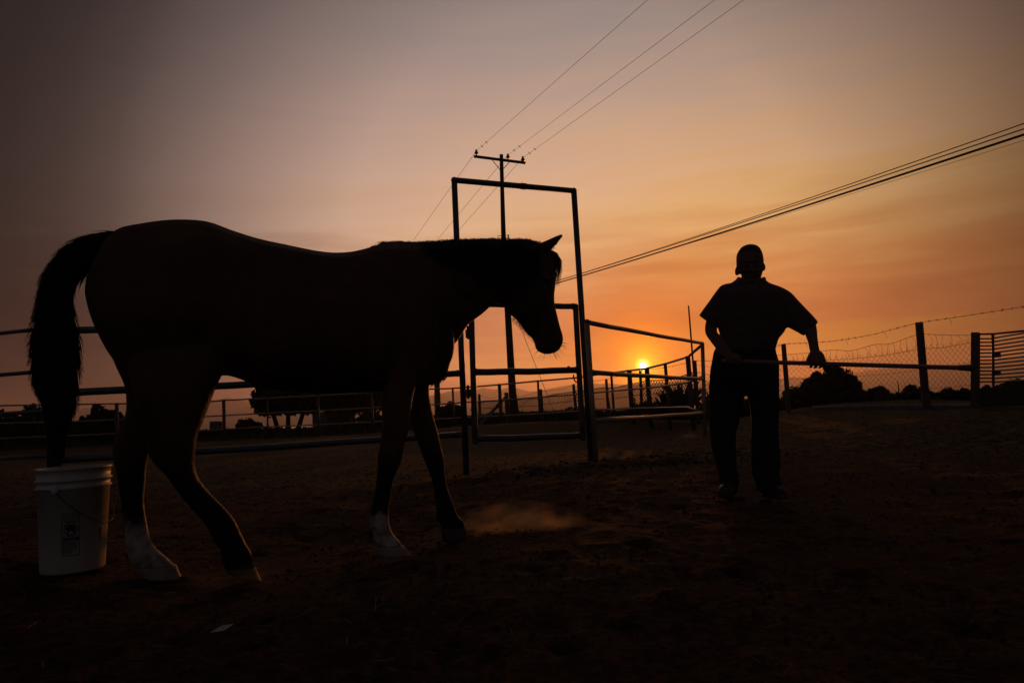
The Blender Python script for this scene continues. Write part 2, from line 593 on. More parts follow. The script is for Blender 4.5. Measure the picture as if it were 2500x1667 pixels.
def build_hills():
    rows = []
    rows_def = [(-900, 0.0), (-650, 0.18), (-400, 0.45), (-200, 0.75), (0, 1.0), (220, 0.6), (500, -0.1)]
    pts = []
    rx = np.array([r[0] for r in RIDGE], float)
    ry = np.array([r[1] for r in RIDGE], float)
    xs = np.linspace(rx[0], rx[-1], 520)
    ysv = np.interp(xs, rx, ry)
    for x, y in zip(xs, ysv):
        y += mnoise.noise(Vector((x * 0.06, 0, 0))) * 1.2
        pts.append(P(x, y, 4200))
    for dy, k in rows_def:
        r = []
        for p in pts:
            z = -26 + (p.z + 26) * k
            if k not in (1.0,):
                z += mnoise.noise(Vector((p.x * 0.004, dy * 0.006, 1))) * 35 * (1 - abs(k - 0.5) * 1.6)
            s = (4200 + dy) / 4200 if dy < 0 else 1.0
            r.append(Vector((p.x * s, 4200 + dy, max(z, -26) if k < 1 else z)))
        rows.append(r)
    v = [q for r in rows for q in r]
    n = len(pts)
    f = []
    for j in range(len(rows) - 1):
        for i in range(n - 1):
            a = j * n + i
            f.append((a, a + 1, a + 1 + n, a + n))
    m = material('hill_scrub', (0.07, 0.06, 0.045), 0.95, (0.045, 0.04, 0.03), 0.01, spec=0.05)
    o = mesh_obj('hills', v, f, m, None, True)
    tag(o, 'bare hazy hills across the bay', kind='structure')


build_hills()

# haze box
hb = MB().box(Vector((0, 2060, 103)), 13000, 5400, 262)
hm = bpy.data.materials.new('haze_air')
hm.use_nodes = True
hm.node_tree.nodes.clear()
pv = hm.node_tree.nodes.new('ShaderNodeVolumePrincipled')
pv.inputs['Color'].default_value = (0.90, 0.85, 0.90, 1)
pv.inputs['Density'].default_value = HAZE_DENSITY
pv.inputs['Anisotropy'].default_value = 0.62
ho = hm.node_tree.nodes.new('ShaderNodeOutputMaterial')
hm.node_tree.links.new(pv.outputs[0], ho.inputs['Volume'])
hz = hb.build('haze', hm)
tag(hz, 'smoky evening air over the whole place', kind='stuff')


# ------------------------------------------------------------------ pipe fences and gates
def pipe(name, pts, r, parent, mat='pipe', n=12):
    if len(pts) == 2:
        a, b = Vector(pts[0]), Vector(pts[1])
        q = random.Random(int(abs(a.x * 917 + b.z * 331 + a.z * 77)))
        k = 8
        ph = q.uniform(0, 6)
        pts = [a.lerp(b, i / k) + Vector((0, 0, (-0.006 * math.sin(math.pi * i / k) + 0.003 * math.sin(ph + i * 1.7)) * (0 if i in (0, k) else 1))) for i in range(k + 1)]
        d = (b - a).normalized()
        for e, sg in ((a, 1), (b, -1)):
            MB().tube([e + d * sg * (r * 0.9), e + d * sg * (r * 1.25)], r * 1.13, 10).build('weld_bead', M['rust'], parent, True)
    return MB().tube(pts, r, n).build(name, M[mat], parent, True)


def post_to_ground(name, top_px, bot_px, D, r, parent, mat='pipe', D2=None, cap=True, n=12, sink=0.25):
    a = P(top_px[0], top_px[1], D)
    b = P(bot_px[0], bot_px[1], D2 or D)
    d = (b - a).normalized()
    b = b + d * sink
    return MB().tube([a, b], r, n).build(name, M[mat], parent, True)


# tall gate frame
gf = thing('gate_frame', P(1290, 1140, 7.9), 'tall square pipe arch standing around the corral gate behind the horse head', 'gate frame')
L0, L1 = P(1109, 440, 7.66), P(1139, 1157, 7.66)
R0_, R1_ = P(1401, 466, 8.3), P(1444, 1124, 8.3)
MB().tube([L0 + Vector((0, 0, 0.0)), L1 - Vector((0, 0, 0.25))], 0.034, 14).build('post', M['pipe'], gf, True)
MB().tube([R0_, R1_ - Vector((0, 0, 0.25))], 0.036, 14).build('post', M['pipe'], gf, True)
mid = L0.lerp(R0_, 0.56)
MB().tube([L0, R0_], 0.034, 14).build('crossbar', M['pipe'], gf, True)
for e in (L0, R0_):
    MB().ellipsoid(e, 0.038, 0.038, 0.038).build('corner_weld', M['pipe'], gf, True)
MB().tube([mid - (R0_ - L0).normalized() * 0.035, mid + (R0_ - L0).normalized() * 0.035], 0.039, 14).build('pipe_coupling', M['rust'], gf, True)

# swinging gate hung in the frame
D1, D2 = 7.75, 8.22
ga = thing('pipe_gate', P(1290, 1085, 8.0), 'closed three rail pipe gate hanging inside the tall arch', 'gate')
lt, lb = P(1150, 741, D1), P(1160, 1077, D1)
rt, rb = P(1405, 748, D2), P(1423, 1068, D2)
pipe('stile', [lt, lb], 0.034, ga)
pipe('stile', [rt, rb], 0.034, ga)
pipe('rail', [lt, rt], 0.035, ga)
pipe('rail', [P(1154, 908, D1), P(1414, 903, D2)], 0.038, ga)
pipe('rail', [P(1159, 1071, D1), P(1422, 1062, D2)], 0.036, ga)
for e in (lt, lb, rt, rb):
    MB().ellipsoid(e, 0.037, 0.037, 0.037, 12, 7).build('corner_weld', M['pipe'], ga, True)
for y in (815, 960):
    c = P(1143, y, 7.7)
    h = MB().box(c, 0.06, 0.03, 0.09).tube([c + Vector((0.0, 0, -0.06)), c + Vector((0.0, 0, 0.09))], 0.016, 8)
    h.build('hinge', M['rust'], ga)
# latch loop on the mid rail
lc = [P(1400, 915, 8.1), P(1401, 925, 8.08), P(1405, 931, 8.06), P(1410, 934, 8.06), P(1413, 929, 8.08)]
MB().tube(lc, 0.009, 8).build('latch_loop', M['rust'], ga, True)
MB().box(P(1388, 896, 8.12), 0.03, 0.03, 0.02).build('latch_bolt', M['rust'], ga)

# near fence left of the arch, behind the horse
fa = thing('pipe_fence', P(600, 1200, 7.0), 'thick blue grey three rail pipe fence passing behind the belly and legs of the horse', 'fence')


def dA(x):   # inverse depth runs straight in the frame along a line
    i0, i1 = 1 / 6.25, 1 / 7.66
    return 1 / (i0 + (i1 - i0) * (x - 135) / (1139 - 135))


for ya, yb, r in ((807, 784, 0.033), (960, 911, 0.035), (1123, 1060, 0.034)):
    pipe('rail', [P(135, ya, dA(135)), P(1125, yb, dA(1125))], r, fa)
post_to_ground('post', (128, 802), (140, 1190), 6.25, 0.042, fa)
post_to_ground('post', (330, 800), (345, 1180), dA(330), 0.036, fa)
MB().ellipsoid(P(128, 800, 6.25), 0.046, 0.046, 0.02, 12, 6).build('post_cap', M['pipe'], fa, True)
post_to_ground('post', (112, 795), (122, 1150), 7.75, 0.03, fb := thing('pipe_fence', P(20, 1150, 8), 'thinner four rail pipe fence at the left edge beyond the horse tail', 'fence'))
for ya, yb in ((813, 802), (914, 905), (1010, 1004), (1118, 1113)):
    a, b = P(0, ya, 8.2), P(118, yb, 7.75)
    a2 = a + (a - b) * 4.0
    pipe('rail', [a2, b], 0.024, fb)
post_to_ground('post', (-300, 830), (-290, 1215), 9.35, 0.03, fb)

# right panel and the big round corral
fc = thing('pipe_fence', P(1580, 1080, 11), 'three rail pipe panel in front of the setting sun running right from the arch', 'fence')
post_to_ground('post', (1433, 786), (1455, 1128), 8.12, 0.031, fc, 'bare', D2=8.12)
post_to_ground('post', (1715, 838), (1722, 1062), 13.0, 0.037, fc, 'bare')
for a, b, r in (((1434, 787), (1715, 838), 0.031), ((1445, 909), (1718, 925), 0.031), ((1452, 1027), (1719, 1008), 0.033)):
    pipe('rail', [P(a[0], a[1], 8.12), P(b[0], b[1], 13.0)], r, fc, 'bare')
MB().ellipsoid(P(1433, 786, 8.12), 0.035, 0.035, 0.035, 12, 7).build('corner_weld', M['pipe'], fc, True)

fd = thing('corral_fence', P(1220, 1040, 24), 'long three rail corral fence curving round the far side of the yard', 'fence')
RX = [-260, 0, 179, 286, 310, 517, 549, 632, 776, 944, 1045, 1105, 1159, 1220, 1314, 1408, 1446, 1527, 1580, 1625, 1680, 1715]
RY1 = [998, 990, 987, 985.5, 985, 980, 977, 973, 966, 956, 950, 948, 944, 939, 930, 922, 916, 906, 899, 888, 871, 841]
RD = [25, 25, 26, 26.5, 26.5, 27, 27.5, 27.5, 28, 28, 27.5, 27, 26.5, 26, 25, 23.8, 23.2, 21.5, 20, 18.4, 16.4, 13.05]
SEP = 0.6
rails = [[], [], []]
RYS = {0: RY1,
       1: [1040, 1033, 1029, 1024, 1022.5, 1016, 1014, 1009.5, 1003, 993, 988, 984, 980.5, 977, 969.5, 963, 959, 952, 947, 942, 933, 920],
       2: [1078, 1070, 1063, 1058, 1056, 1050, 1048, 1042, 1037, 1028, 1024, 1021, 1018, 1015, 1010, 1004, 1001, 998, 996, 995, 994, 1007]}
for k in range(3):
    pts = [P(x, y, d) for x, y, d in zip(RX, RYS[k], RD)]
    MB().tube(pts, 0.026 if k else 0.03, 8).build('rail', M['bare'], fd, True)
for x, D, w in ((-150, 25, .05), (286, 26.5, .07), (547, 27.5, .07), (653, 27.5, .04), (777, 28, .05), (908, 28, .05), (1106, 27, .04), (1220, 26, .065),
                (1314, 25, .04), (1493, 22.3, .04), (1537, 21.3, .075), (1580, 20, .07), (1625, 18.4, .045), (1680, 16.4, .06)):
    y1 = np.interp(x, RX, RY1)
    a = P(x - 1, y1 - 2, D)
    b = a.copy(); b.z = gz(a.x, a.y) - 0.3
    lean = 0.03 * (a.z - b.z)
    MB().tube([a, b + Vector((lean * 0.3, 0, 0))], w, 8).build('post', M['rust'], fd, True)
o = None

# ------------------------------------------------------------------ wire fence on wooden posts
wf = thing('wire_fence', P(2080, 1005, 14), 'sagging chain link fence with barbed top wire on leaning wooden posts', 'fence')
POSTS = [(1170, 962, 1172, 1024, 28.5, .055), (1236, 958, 1240, 1026, 28.2, .09), (1319, 950, 1323, 1026, 28, .085), (1400, 938, 1408, 1022, 26.5, .06), (1480, 925, 1486, 1020, 24.5, .05),
         (1563, 905, 1568, 1015, 22.8, .05), (1696, 880, 1705, 1022, 20, .058), (1913, 840, 1926, 1008, 16, .058), (2244, 787, 2263, 1008, 13, .072)]
for x0, y0, x1, y1, D, w in POSTS:
    a, b = P(x0, y0, D), P(x1, y1, D)
    b = b + (b - a).normalized() * 0.2
    mb = MB()
    k = 7
    pts = [a.lerp(b, i / k) + Vector((mnoise.noise(Vector((x0, i, 0))) * 0.008, 0, 0)) for i in range(k + 1)]
    mb.tube(pts, [w * (0.94 + 0.1 * i / k + 0.05 * mnoise.noise(Vector((i * 1.7, x0, 3)))) for i in range(k + 1)], 10)
    mb.build('post', M['wood'], wf, True)
MB().tube([P(1238, 966, 28.1), P(1205, 1000, 27.6), P(1170, 1041, 27.0)], 0.07, 8).build('brace', M['roof'], wf, True)
kb = [P(x, y, wD(x) - 0.6) for x, y in ((2020, 999), (2120, 996), (2244, 992), (2376, 985))] if False else None


def barbed(pts, name, D_r=0.004, barb=True, step=0.16):
    mb = MB()
    c = cat_rom([tuple(p) for p in pts], 8)
    mb.tube(c, D_r, 4, False)
    if barb:
        acc = 0.0
        last = Vector(c[0])
        for q in c[1:]:
            q = Vector(q)
            seg = (q - last).length
            t = step - acc
            while t < seg:
                p = last.lerp(q, t / seg)
                for _ in range(2):
                    d = Vector((random.uniform(-1, 1), random.uniform(-.4, .4), random.uniform(-1, 1))).normalized() * 0.026
                    mb.tube([p - d, p + d], 0.0045, 3, False)
                t += step
            acc = (acc + seg) % step
            last = q
    return mb.build(name, M['wire'], wf)


def wD(x):
    xs = [1100, 1170, 1236, 1319, 1400, 1480, 1563, 1696, 1913, 2244, 2376, 2600]
    ds = [29, 28.5, 28.2, 28, 26.5, 24.5, 22.8, 20, 16, 13, 12.1, 10.9]
    return 1 / np.interp(x, xs, [1 / d for d in ds])


barbed([P(x, y, wD(x)) for x, y in ((1170, 965), (1200, 973), (1236, 960), (1270, 968), (1319, 956), (1375, 949), (1405, 936), (1440, 931), (1480, 926), (1520, 916), (1563, 905), (1630, 896), (1696, 881))], 'barbed_wire')
barbed([P(x, y, wD(x)) for x, y in ((1696, 880), (1760, 881), (1810, 876), (1860, 862), (1893, 848), (1913, 840), (1965, 837.5), (2025, 833.5), (2066, 828), (2130, 817), (2172, 806), (2244, 788), (2318, 777), (2377, 768), (2440, 758), (2500, 749), (2640, 728))], 'barbed_wire')
barbed([P(x, y, wD(x)) for x, y in ((1696, 890), (1760, 897), (1830, 886), (1875, 870), (1913, 866), (1974, 861), (2033, 854), (2079, 856), (2135, 841), (2173, 839), (2244, 815), (2258, 815), (2308, 818), (2376, 818))], 'support_wire', 0.004, False)
kpts = [Vector((P(x, 990, D).x, D, gz(P(x, 990, D).x, D) + 0.03)) for x, D in ((1985, 15.4), (2060, 14.6), (2150, 13.9), (2244, 13.2), (2370, 12.3))]
o = MB().tube(kpts, 0.055, 5).build('kerb', M['stone'])
tag(o, 'low pale kerb stones along the foot of the chain link fence', 'kerb')
# two small tags of loose wire hanging
for x, y in ((2065, 828), (2160, 811), (2318, 777), (1968, 837)):
    p = P(x, y, wD(x))
    MB().tube([p, p + Vector((0.02, 0, -0.06)), p + Vector((0.035, 0, -0.12))], 0.003, 3, False).build('wire_end', M['wire'], wf)


def chain_link(x0, x1, topf, botf, pitch, r, name):
    """diamond mesh, strands follow the sagging top edge"""
    mb = MB()
    n = int((x1 - x0) / pitch)
    for s in (1, -1):
        for i in range(-40, n + 40):
            pts = []
            xb = x0 + i * pitch
            for k in range(0, 19):
                t = k / 18.0
                top, bot = topf, botf
                x = xb + s * t * 9.2 * pitch
                if x < x0 - 0.5 or x > x1 + 0.5:
                    continue
                y = top(x) + (bot(x) - top(x)) * t
                y += 1.6 * math.sin(x * 0.11 + t * 3)
                xx = x + 2.0 * math.sin(t * 9 + x * 0.05)
                pts.append(P(xx, y, wD(xx) + 0.03 * s * 0.3))
            if len(pts) > 1:
                if len(pts) > 12 and random.random() < 0.0:
                    continue
                mb.tube(pts, r, 3, False)
    for t in (0.02, 0.38, 0.72):
        pts = []
        for k in range(41):
            x = x0 + (x1 - x0) * k / 40
            pts.append(P(x, topf(x) + (botf(x) - topf(x)) * t, wD(x)))
        mb.tube(pts, r * 1.3, 3, False)
    o = mb.build(name, M['wire'], wf)
    tag(o, kind='stuff')
    return o


def interp_f(pairs):
    xs = [p[0] for p in pairs]; ys = [p[1] for p in pairs]
    return lambda x: float(np.interp(x, xs, ys))


top_r = interp_f([(1913, 880), (2000, 878), (2080, 874), (2160, 865), (2244, 850), (2300, 846), (2376, 833)])
bot_r = interp_f([(1913, 1000), (2244, 990), (2376, 980)])
chain_link(1915, 2374, top_r, bot_r, 12.5, 0.0026, 'wire_mesh')
chain_link(1700, 1913, interp_f([(1700, 905), (1740, 915), (1830, 905), (1913, 880)]), interp_f([(1700, 1015), (1913, 1000)]), 9.5, 0.0042, 'wire_mesh')
chain_link(1322, 1697, interp_f([(1322, 968), (1380, 958), (1450, 948), (1510, 944), (1550, 934), (1580, 928), (1640, 925), (1697, 905)]), interp_f([(1322, 1020), (1697, 1015)]), 6.5, 0.012, 'wire_mesh')
chain_link(1150, 1320, interp_f([(1150, 982), (1320, 972)]), interp_f([(1150, 1025), (1320, 1020)]), 5.5, 0.012, 'wire_mesh')
# loose vertical wires curling up from the mesh
mb = MB()
random.seed(11)
for x in list(np.arange(1930, 2240, 15.0)) + list(np.arange(2255, 2372, 17.0)):
    x = x + random.uniform(-3, 3)
    yt = np.interp(x, [1913, 1974, 2033, 2079, 2135, 2173, 2244, 2258, 2308, 2376], [866, 861, 854, 856, 841, 839, 815, 815, 818, 818])
    yb = top_r(x) + random.uniform(-3, 8)
    b = random.uniform(-7, 11)
    mb.tube([P(x - 4, yt, wD(x)), P(x + b * 0.7, (yt * 2 + yb) / 3, wD(x)), P(x + b, (yt + 2 * yb) / 3, wD(x)), P(x + b * 0.3, yb, wD(x))], 0.003, 3, False)
for x in np.arange(1925, 2372, 8.0):
    yb = top_r(x)
    a = random.uniform(-6, 6)
    mb.tube([P(x, yb + 4, wD(x)), P(x + a, yb - random.uniform(3, 9), wD(x))], 0.003, 3, False)
o = mb.build('loose_wire', M['wire'], wf)
tag(o, kind='stuff')

# ------------------------------------------------------------------ slatted gate at the right edge
sg = thing('slatted_gate', P(2430, 985, 11.8), 'dark steel gate of thin horizontal slats at the right edge', 'gate')
mb = MB().tube([P(2382, 812, 12.0), P(2381, 995, 12.0)], 0.082, 4)
mb.build('gate_post', M['rust'], sg)
for k in range(13):
    y = 827 + k * 8.75
    a, b = P(2390, y, 12.0), P(2425, y - 0.3, 11.9)
    MB().tube([a, b], 0.013, 4).build('slat', M['pipe'], sg)
    a = P(2425, y - 1.5 + 0.9 * k * 0.2, 11.9)
    b = P(2620, y - 40 + 1.9 * k + 6, 9.6)
    MB().tube([a, b], 0.014, 4).build('slat', M['pipe'], sg)
pipe('top_rail', [P(2388, 816, 12.0), P(2427, 815, 11.9), P(2620, 796, 9.6)], 0.017, sg)
pipe('stile', [P(2424, 817, 11.88), P(2426, 990, 11.88)], 0.022, sg)
for y in (866, 910):
    MB().box(P(2435, y, 11.8), 0.09, 0.05, 0.09).build('latch_box', M['pipe'], sg)
MB().box(P(2382, 950, 11.93), 0.05, 0.02, 0.12).build('post_plate', M['rust'], sg)
# solid lower boards
MB().box(P(2470, 968, 11.6), 1.1, 0.05, 0.32, 0).build('kick_board', M['polewood'], sg)

# ------------------------------------------------------------------ utility pole and wires
up = thing('utility_pole', P(1258, 1040, 27), 'tall wooden power pole with crossarm rising behind the arch', 'utility pole')
pt, pm, pb = P(1224, 378, 27), P(1240, 764, 27), P(1259, 1050, 27)
mb = MB()
pts = [pt + Vector((0, 0, 0)), P(1226.5, 480, 27), P(1229.5, 586, 27), pm, P(1251, 955, 27), P(1256, 1010, 27), pb]
mb.tube(pts, [0.075, 0.085, 0.10, 0.128, 0.15, 0.19, 0.24], 14)
mb.build('shaft', M['polewood'], up, True)
ca, cb = P(1157, 382, 26.8), P(1283, 398, 26.8)
ax = (cb - ca).normalized()
MB().tube([ca, cb], 0.062, 4).build('crossarm', M['polewood'], up)
MB().tube([P(1202, 391, 26.72), P(1221, 415, 26.85)], 0.016, 5).build('crossarm_brace', M['rust'], up)
MB().tube([P(1243, 397, 26.72), P(1228, 413, 26.85)], 0.016, 5).build('crossarm_brace', M['rust'], up)
INS = [(1163, 372), (1240, 382), (1276.5, 388.5)]
for x, y in INS:
    c = P(x, y, 26.8)
    mb = MB()
    prof = [(0.0, -0.15), (0.02, -0.15), (0.02, -0.07), (0.062, -0.07), (0.078, -0.03), (0.07, 0.01), (0.05, 0.03), (0.032, 0.05), (0.048, 0.07), (0.045, 0.1), (0.0, 0.11)]
    rings = [[c + Vector((r * math.cos(a), r * math.sin(a), z)) for a in [2 * math.pi * k / 12 for k in range(12)]] for r, z in prof]
    mb.rings(rings, False)
    mb.build('insulator', M['ceramic'], up, True)
c = P(1229, 575, 26.8)
MB().box(c + Vector((-0.16, 0, 0)), 0.13, 0.02, 0.02).box(c + Vector((-0.22, 0, -0.05)), 0.02, 0.02, 0.12).box(c + Vector((-0.16, 0, -0.1)), 0.13, 0.02, 0.02).build('bracket', M['rust'], up)
MB().box(c + Vector((0.15, 0, 0)), 0.13, 0.02, 0.02).box(c + Vector((0.2, 0, -0.05)), 0.05, 0.05, 0.14).box(c + Vector((0.15, 0, -0.1)), 0.13, 0.02, 0.02).build('bracket', M['rust'], up)
gw = P(1358, 1020, 24)
MB().tube([P(1238, 716, 26.9), gw], 0.0095, 5).build('guy_wire', M['wire'], up)


def catenary(a, b, sag, n=24):
    return [a.lerp(b, i / n) - Vector((0, 0, sag * 4 * (i / n) * (1 - i / n))) for i in range(n + 1)]


ends = [((1163, 369), (1581, 0), 16.2, (855, 805), 'leftmost thin power line running up from the crossarm end over the yard'),
        ((1240, 379), (1745, 0), 15.6, (884, 805), 'middle thin power line running up from the insulator beside the pole top'),
        ((1276.5, 385.5), (1816, 0), 15.2, (905, 805), 'rightmost thin power line running up from the right crossarm tip')]
for (i0, i1, D, far, lab) in ends:
    a = P(i0[0], i0[1], 26.8)
    b = P(i1[0], i1[1], D)
    b = b + (b - a) * 1.2
    c = P(far[0], far[1], 70)
    mb = MB()
    mb.tube(catenary(a, b, 0.0), 0.0055, 5, False)
    mb.tube(catenary(a, c, 0.0), 0.0075, 5, False)
    for t in (0.05, 0.09):
        q = a.lerp(P(i1[0], i1[1], D), t)
        mb.tube([q + Vector((-0.03, 0, 0.05)), q, q + Vector((0.05, 0, -0.04))], 0.012, 4)
    o = mb.build('power_line', M['cable'])
    tag(o, lab, 'power line', 'thin power lines from the crossarm')
CAB = [((2500, 302), (1421, 665), (1065, 762), 0.020, 'top cable of the bundle sloping down from the right edge'),
       ((2500, 315), (1421, 668.7), (1065, 765), 0.022, 'second cable of the bundle sloping down from the right edge'),
       ((2500, 329), (1421, 672.7), (1065, 768), 0.045, 'thick dark cable of the bundle sloping down from the right edge'),
       ((2500, 343), (1421, 673.5), (1065, 768.5), 0.0075, 'faint hair thin lowest wire below the thick cable')]
for a, m_, b, r, lab in CAB:
    A_, B_ = P(a[0], a[1], 14.0), P(b[0], b[1], 62)
    mid_target = P(m_[0], m_[1], 1.0)
    # find the sag that carries the cable through the middle point
    best = None
    for s in np.linspace(-1, 6, 71):
        pts = catenary(A_, B_, s, 60)
        e = 1e9
        for q in pts:
            d = q - EYE
            zc = d.dot(F)
            px = 1250 + FPX * d.dot(CR) / zc
            py = 833.5 - FPX * d.dot(CU) / zc
            if abs(px - m_[0]) < 14:
                e = min(e, abs(py - (m_[1] - (px - m_[0]) * 0.29)))
        if best is None or e < best[0]:
            best = (e, s)
    pts = catenary(A_, B_, best[1], 60)
    ext = A_ + (A_ - pts[1]) * 14
    o = MB().tube([ext] + pts, r * 0.62, 6, False).build('power_cable', M['cable'])
    tag(o, lab, 'power cable', 'cable bundle on the right')
fp = thing('utility_pole', P(1066, 1020, 60), 'shaggy far pole seen under the horse chest', 'utility pole')
mb = MB()
a, b = P(1063, 765, 60), P(1069, 1030, 60)
n = 40
mb.tube([a.lerp(b, i / n) for i in range(n + 1)], [0.16 + 0.1 * i / n + 0.05 * random.random() for i in range(n + 1)], 9)
mb.build('shaft', M['polewood'], fp)


# ------------------------------------------------------------------ plants
def leaf_cloud(mb, c, r, count, size, squash=0.8, seed=0, shell=0.55):
    rnd = random.Random(seed)
    for _ in range(count):
        while True:
            v = Vector((rnd.uniform(-1, 1), rnd.uniform(-1, 1), rnd.uniform(-1, 1)))
            if shell < v.length < 1:
                break
        v = v * (1.0 + 0.22 * mnoise.noise(v * 2.5 + Vector((seed, 0, 0))))
        p = Vector(c) + Vector((v.x * r[0], v.y * r[1], v.z * r[2]))
        s = size * rnd.uniform(0.5, 1.4)
        d = Vector((rnd.uniform(-1, 1), rnd.uniform(-1, 1), rnd.uniform(-0.6, 1))).normalized()
        e = d.orthogonal().normalized() * s * 0.35
        i = len(mb.v)
        mb.v += [p - d * s * 0.5, p + e, p + d * s * 0.7, p - e]
        mb.f.append((i, i + 1, i + 2, i + 3))


def core(mb, c, r, seed):
    b = len(mb.v)
    mb.ellipsoid(c, r[0], r[1], r[2], 16, 10)
    for i in range(b, len(mb.v)):
        v = mb.v[i] - Vector(c)
        mb.v[i] = Vector(c) + v * (1 + 0.35 * mnoise.noise(v * (1.6 / max(r)) * 2 + Vector((seed, 1, 2))))


def bush(name, x0, x1, ytop, ybot, D, label, cat='bush', mat='leaf', leaves=1500, size=0.12, group=None, seed=1, trunk=False, lobes=5):
    a, b = P(x0, ybot, D), P(x1, ybot, D)
    top = P((x0 + x1) / 2, ytop - 0.1 * (ybot - ytop), D)
    base = (a + b) / 2
    w = (b - a).length / 2
    h = top.z - base.z
    t = thing(name, base, label, cat, group)
    mb = MB()
    rnd = random.Random(seed)
    lo = h * (0.30 if trunk else 0.0)
    for k in range(lobes):
        f = (k + 0.5) / lobes * 2 - 1
        hh = (h - lo) * (0.62 + 0.38 * math.cos(f * 1.35)) * rnd.uniform(0.85, 1.05)
        c = base + Vector((f * w * 0.72, rnd.uniform(-0.3, 0.3) * w, lo + hh * 0.48))
        r = (w * rnd.uniform(0.38, 0.5) * (1.6 / lobes ** 0.5), w * 0.5, hh * 0.5)
        kc = 0.74 if trunk else 0.84
        core(mb, c, (r[0] * kc, r[1] * 0.8, r[2] * kc), seed + k)
        leaf_cloud(mb, c, (r[0] * 1.1, r[1] * 1.05, r[2] * 1.06), leaves // lobes, size, seed=seed * 7 + k, shell=0.6)
        for q_ in range(5):      # smaller sprays that break the outline
            an = rnd.uniform(-0.3, math.pi + 0.3)
            c2 = c + Vector((math.cos(an) * r[0] * 0.95, rnd.uniform(-.4, .4) * r[1], math.sin(an) * r[2] * 0.95))
            rr_ = rnd.uniform(0.16, 0.32) * min(r[0], r[2])
            leaf_cloud(mb, c2, (rr_ * 1.3, rr_, rr_), leaves // lobes // 10, size * 0.9, seed=seed * 13 + k * 5 + q_, shell=0.1)
    mb.build('crown', M[mat], t)
    tm = MB()
    for k in range(3 if trunk else 2):
        q = base + Vector((w * (k - 1) * 0.18, 0, 0))
        e = base + Vector((w * (k - 1) * 0.6, 0, lo + (h - lo) * 0.55))
        tm.tube([q - Vector((0, 0, 0.4)), q.lerp(e, 0.5) + Vector((0.03, 0, 0)), e], [0.05 * h, 0.035 * h, 0.012 * h], 7)
    tm.build('trunk' if trunk else 'stem', M['bark'], t, True)
    return t


bush('round_bush', 1950, 2118, 906, 1010, 21, 'big domed bush behind the chain link fence right of the man', leaves=5200, size=0.13, seed=3, lobes=5)
bush('broad_tree', 606, 800, 928, 1052, 36, 'dark spreading tree under the horse belly at left', 'tree', leaves=3800, size=0.24, seed=5, trunk=True, lobes=6, group='trees seen under the horse belly')
bush('broad_tree', 768, 955, 928, 1050, 38, 'dark spreading tree under the horse belly beside its forelegs', 'tree', leaves=3600, size=0.24, seed=8, trunk=True, lobes=6, group='trees seen under the horse belly')
bush('round_bush', 190, 306, 1000, 1078, 31, 'round dark bush between the tail and the hind leg', leaves=2200, size=0.17, seed=9)
bush('round_bush', -90, 45, 996, 1072, 34, 'low dark bush at the left frame edge behind the rails', leaves=1800, size=0.16, seed=12)
bush('round_bush', 20, 125, 994, 1070, 35, 'low dark bush behind the thin rails left of the tail', leaves=1800, size=0.16, seed=13)
bush('round_bush', 570, 640, 1022, 1062, 33, 'small bush at the foot of the left belly tree', leaves=900, size=0.12, seed=14)
bush('leafy_shrub', 800, 870, 998, 1058, 32, 'thin leafy shrub in front of the two belly trees', mat='leafy', leaves=900, size=0.14, seed=15)
bush('leafy_shrub', 865, 945, 1002, 1055, 31.5, 'yellowish leafy shrub by the near foreleg under the rail', mat='leafy', leaves=1000, size=0.14, seed=16)
bush('round_bush', 1060, 1140, 986, 1032, 30, 'low spiky bush left of the arch post under the chest', leaves=1000, size=0.14, seed=17)
bush('round_bush', 1350, 1470, 996, 1020, 29, 'flat low bush behind the closed gate right stile', leaves=1100, size=0.1, seed=18)
bush('round_bush', 1535, 1620, 984, 1012, 25, 'low bush just below the sun behind the corral rails', leaves=900, size=0.1, seed=19)
bush('round_bush', 2105, 2190, 950, 1000, 22, 'mid height bush between the domed bush and the big post', leaves=1800, size=0.13, seed=20)
bush('round_bush', 2195, 2290, 946, 1000, 21, 'bush behind the big leaning fence post', leaves=1800, size=0.13, seed=21)
bush('round_bush', 2280, 2392, 952, 998, 20, 'bush behind the mesh left of the slatted gate', leaves=1800, size=0.12, seed=22)
bush('round_bush', 1915, 1975, 945, 1008, 20.5, 'small bush at the left foot of the domed bush', leaves=1000, size=0.11, seed=23)
bush('round_bush', 2390, 2600, 934, 1000, 17, 'dark bush mass behind the slatted gate', leaves=2600, size=0.12, seed=24)
bush('round_bush', 1800, 1920, 962, 1010, 22, 'low scrub behind the man and the thin fence post', leaves=1100, size=0.11, seed=25)


def spiky(name, x, ybase, D, hpx, n, label, cat, seed, wide=1.0, group=None):
    rnd = random.Random(seed)
    b = P(x, ybase, D)
    h = hpx * D / FPX
    t = thing(name, b, label, cat, group)
    for k in range(n):
        an = rnd.uniform(0, 2 * math.pi)
        tilt = rnd.uniform(0.1, 1.15) * wide
        d = Vector((math.sin(tilt) * math.cos(an), math.sin(tilt) * math.sin(an), math.cos(tilt)))
        L = h * rnd.uniform(0.7, 1.1)
        pts = [b + d * L * s + Vector((0, 0, 0.12 * L * s * (1 - s))) for s in (0, 0.3, 0.6, 0.85, 1.0)]
        MB().tube(pts, [0.045 * h, 0.075 * h, 0.055 * h, 0.022 * h, 0.003 * h], 5).build('leaf', M['agave'], t)
    return t


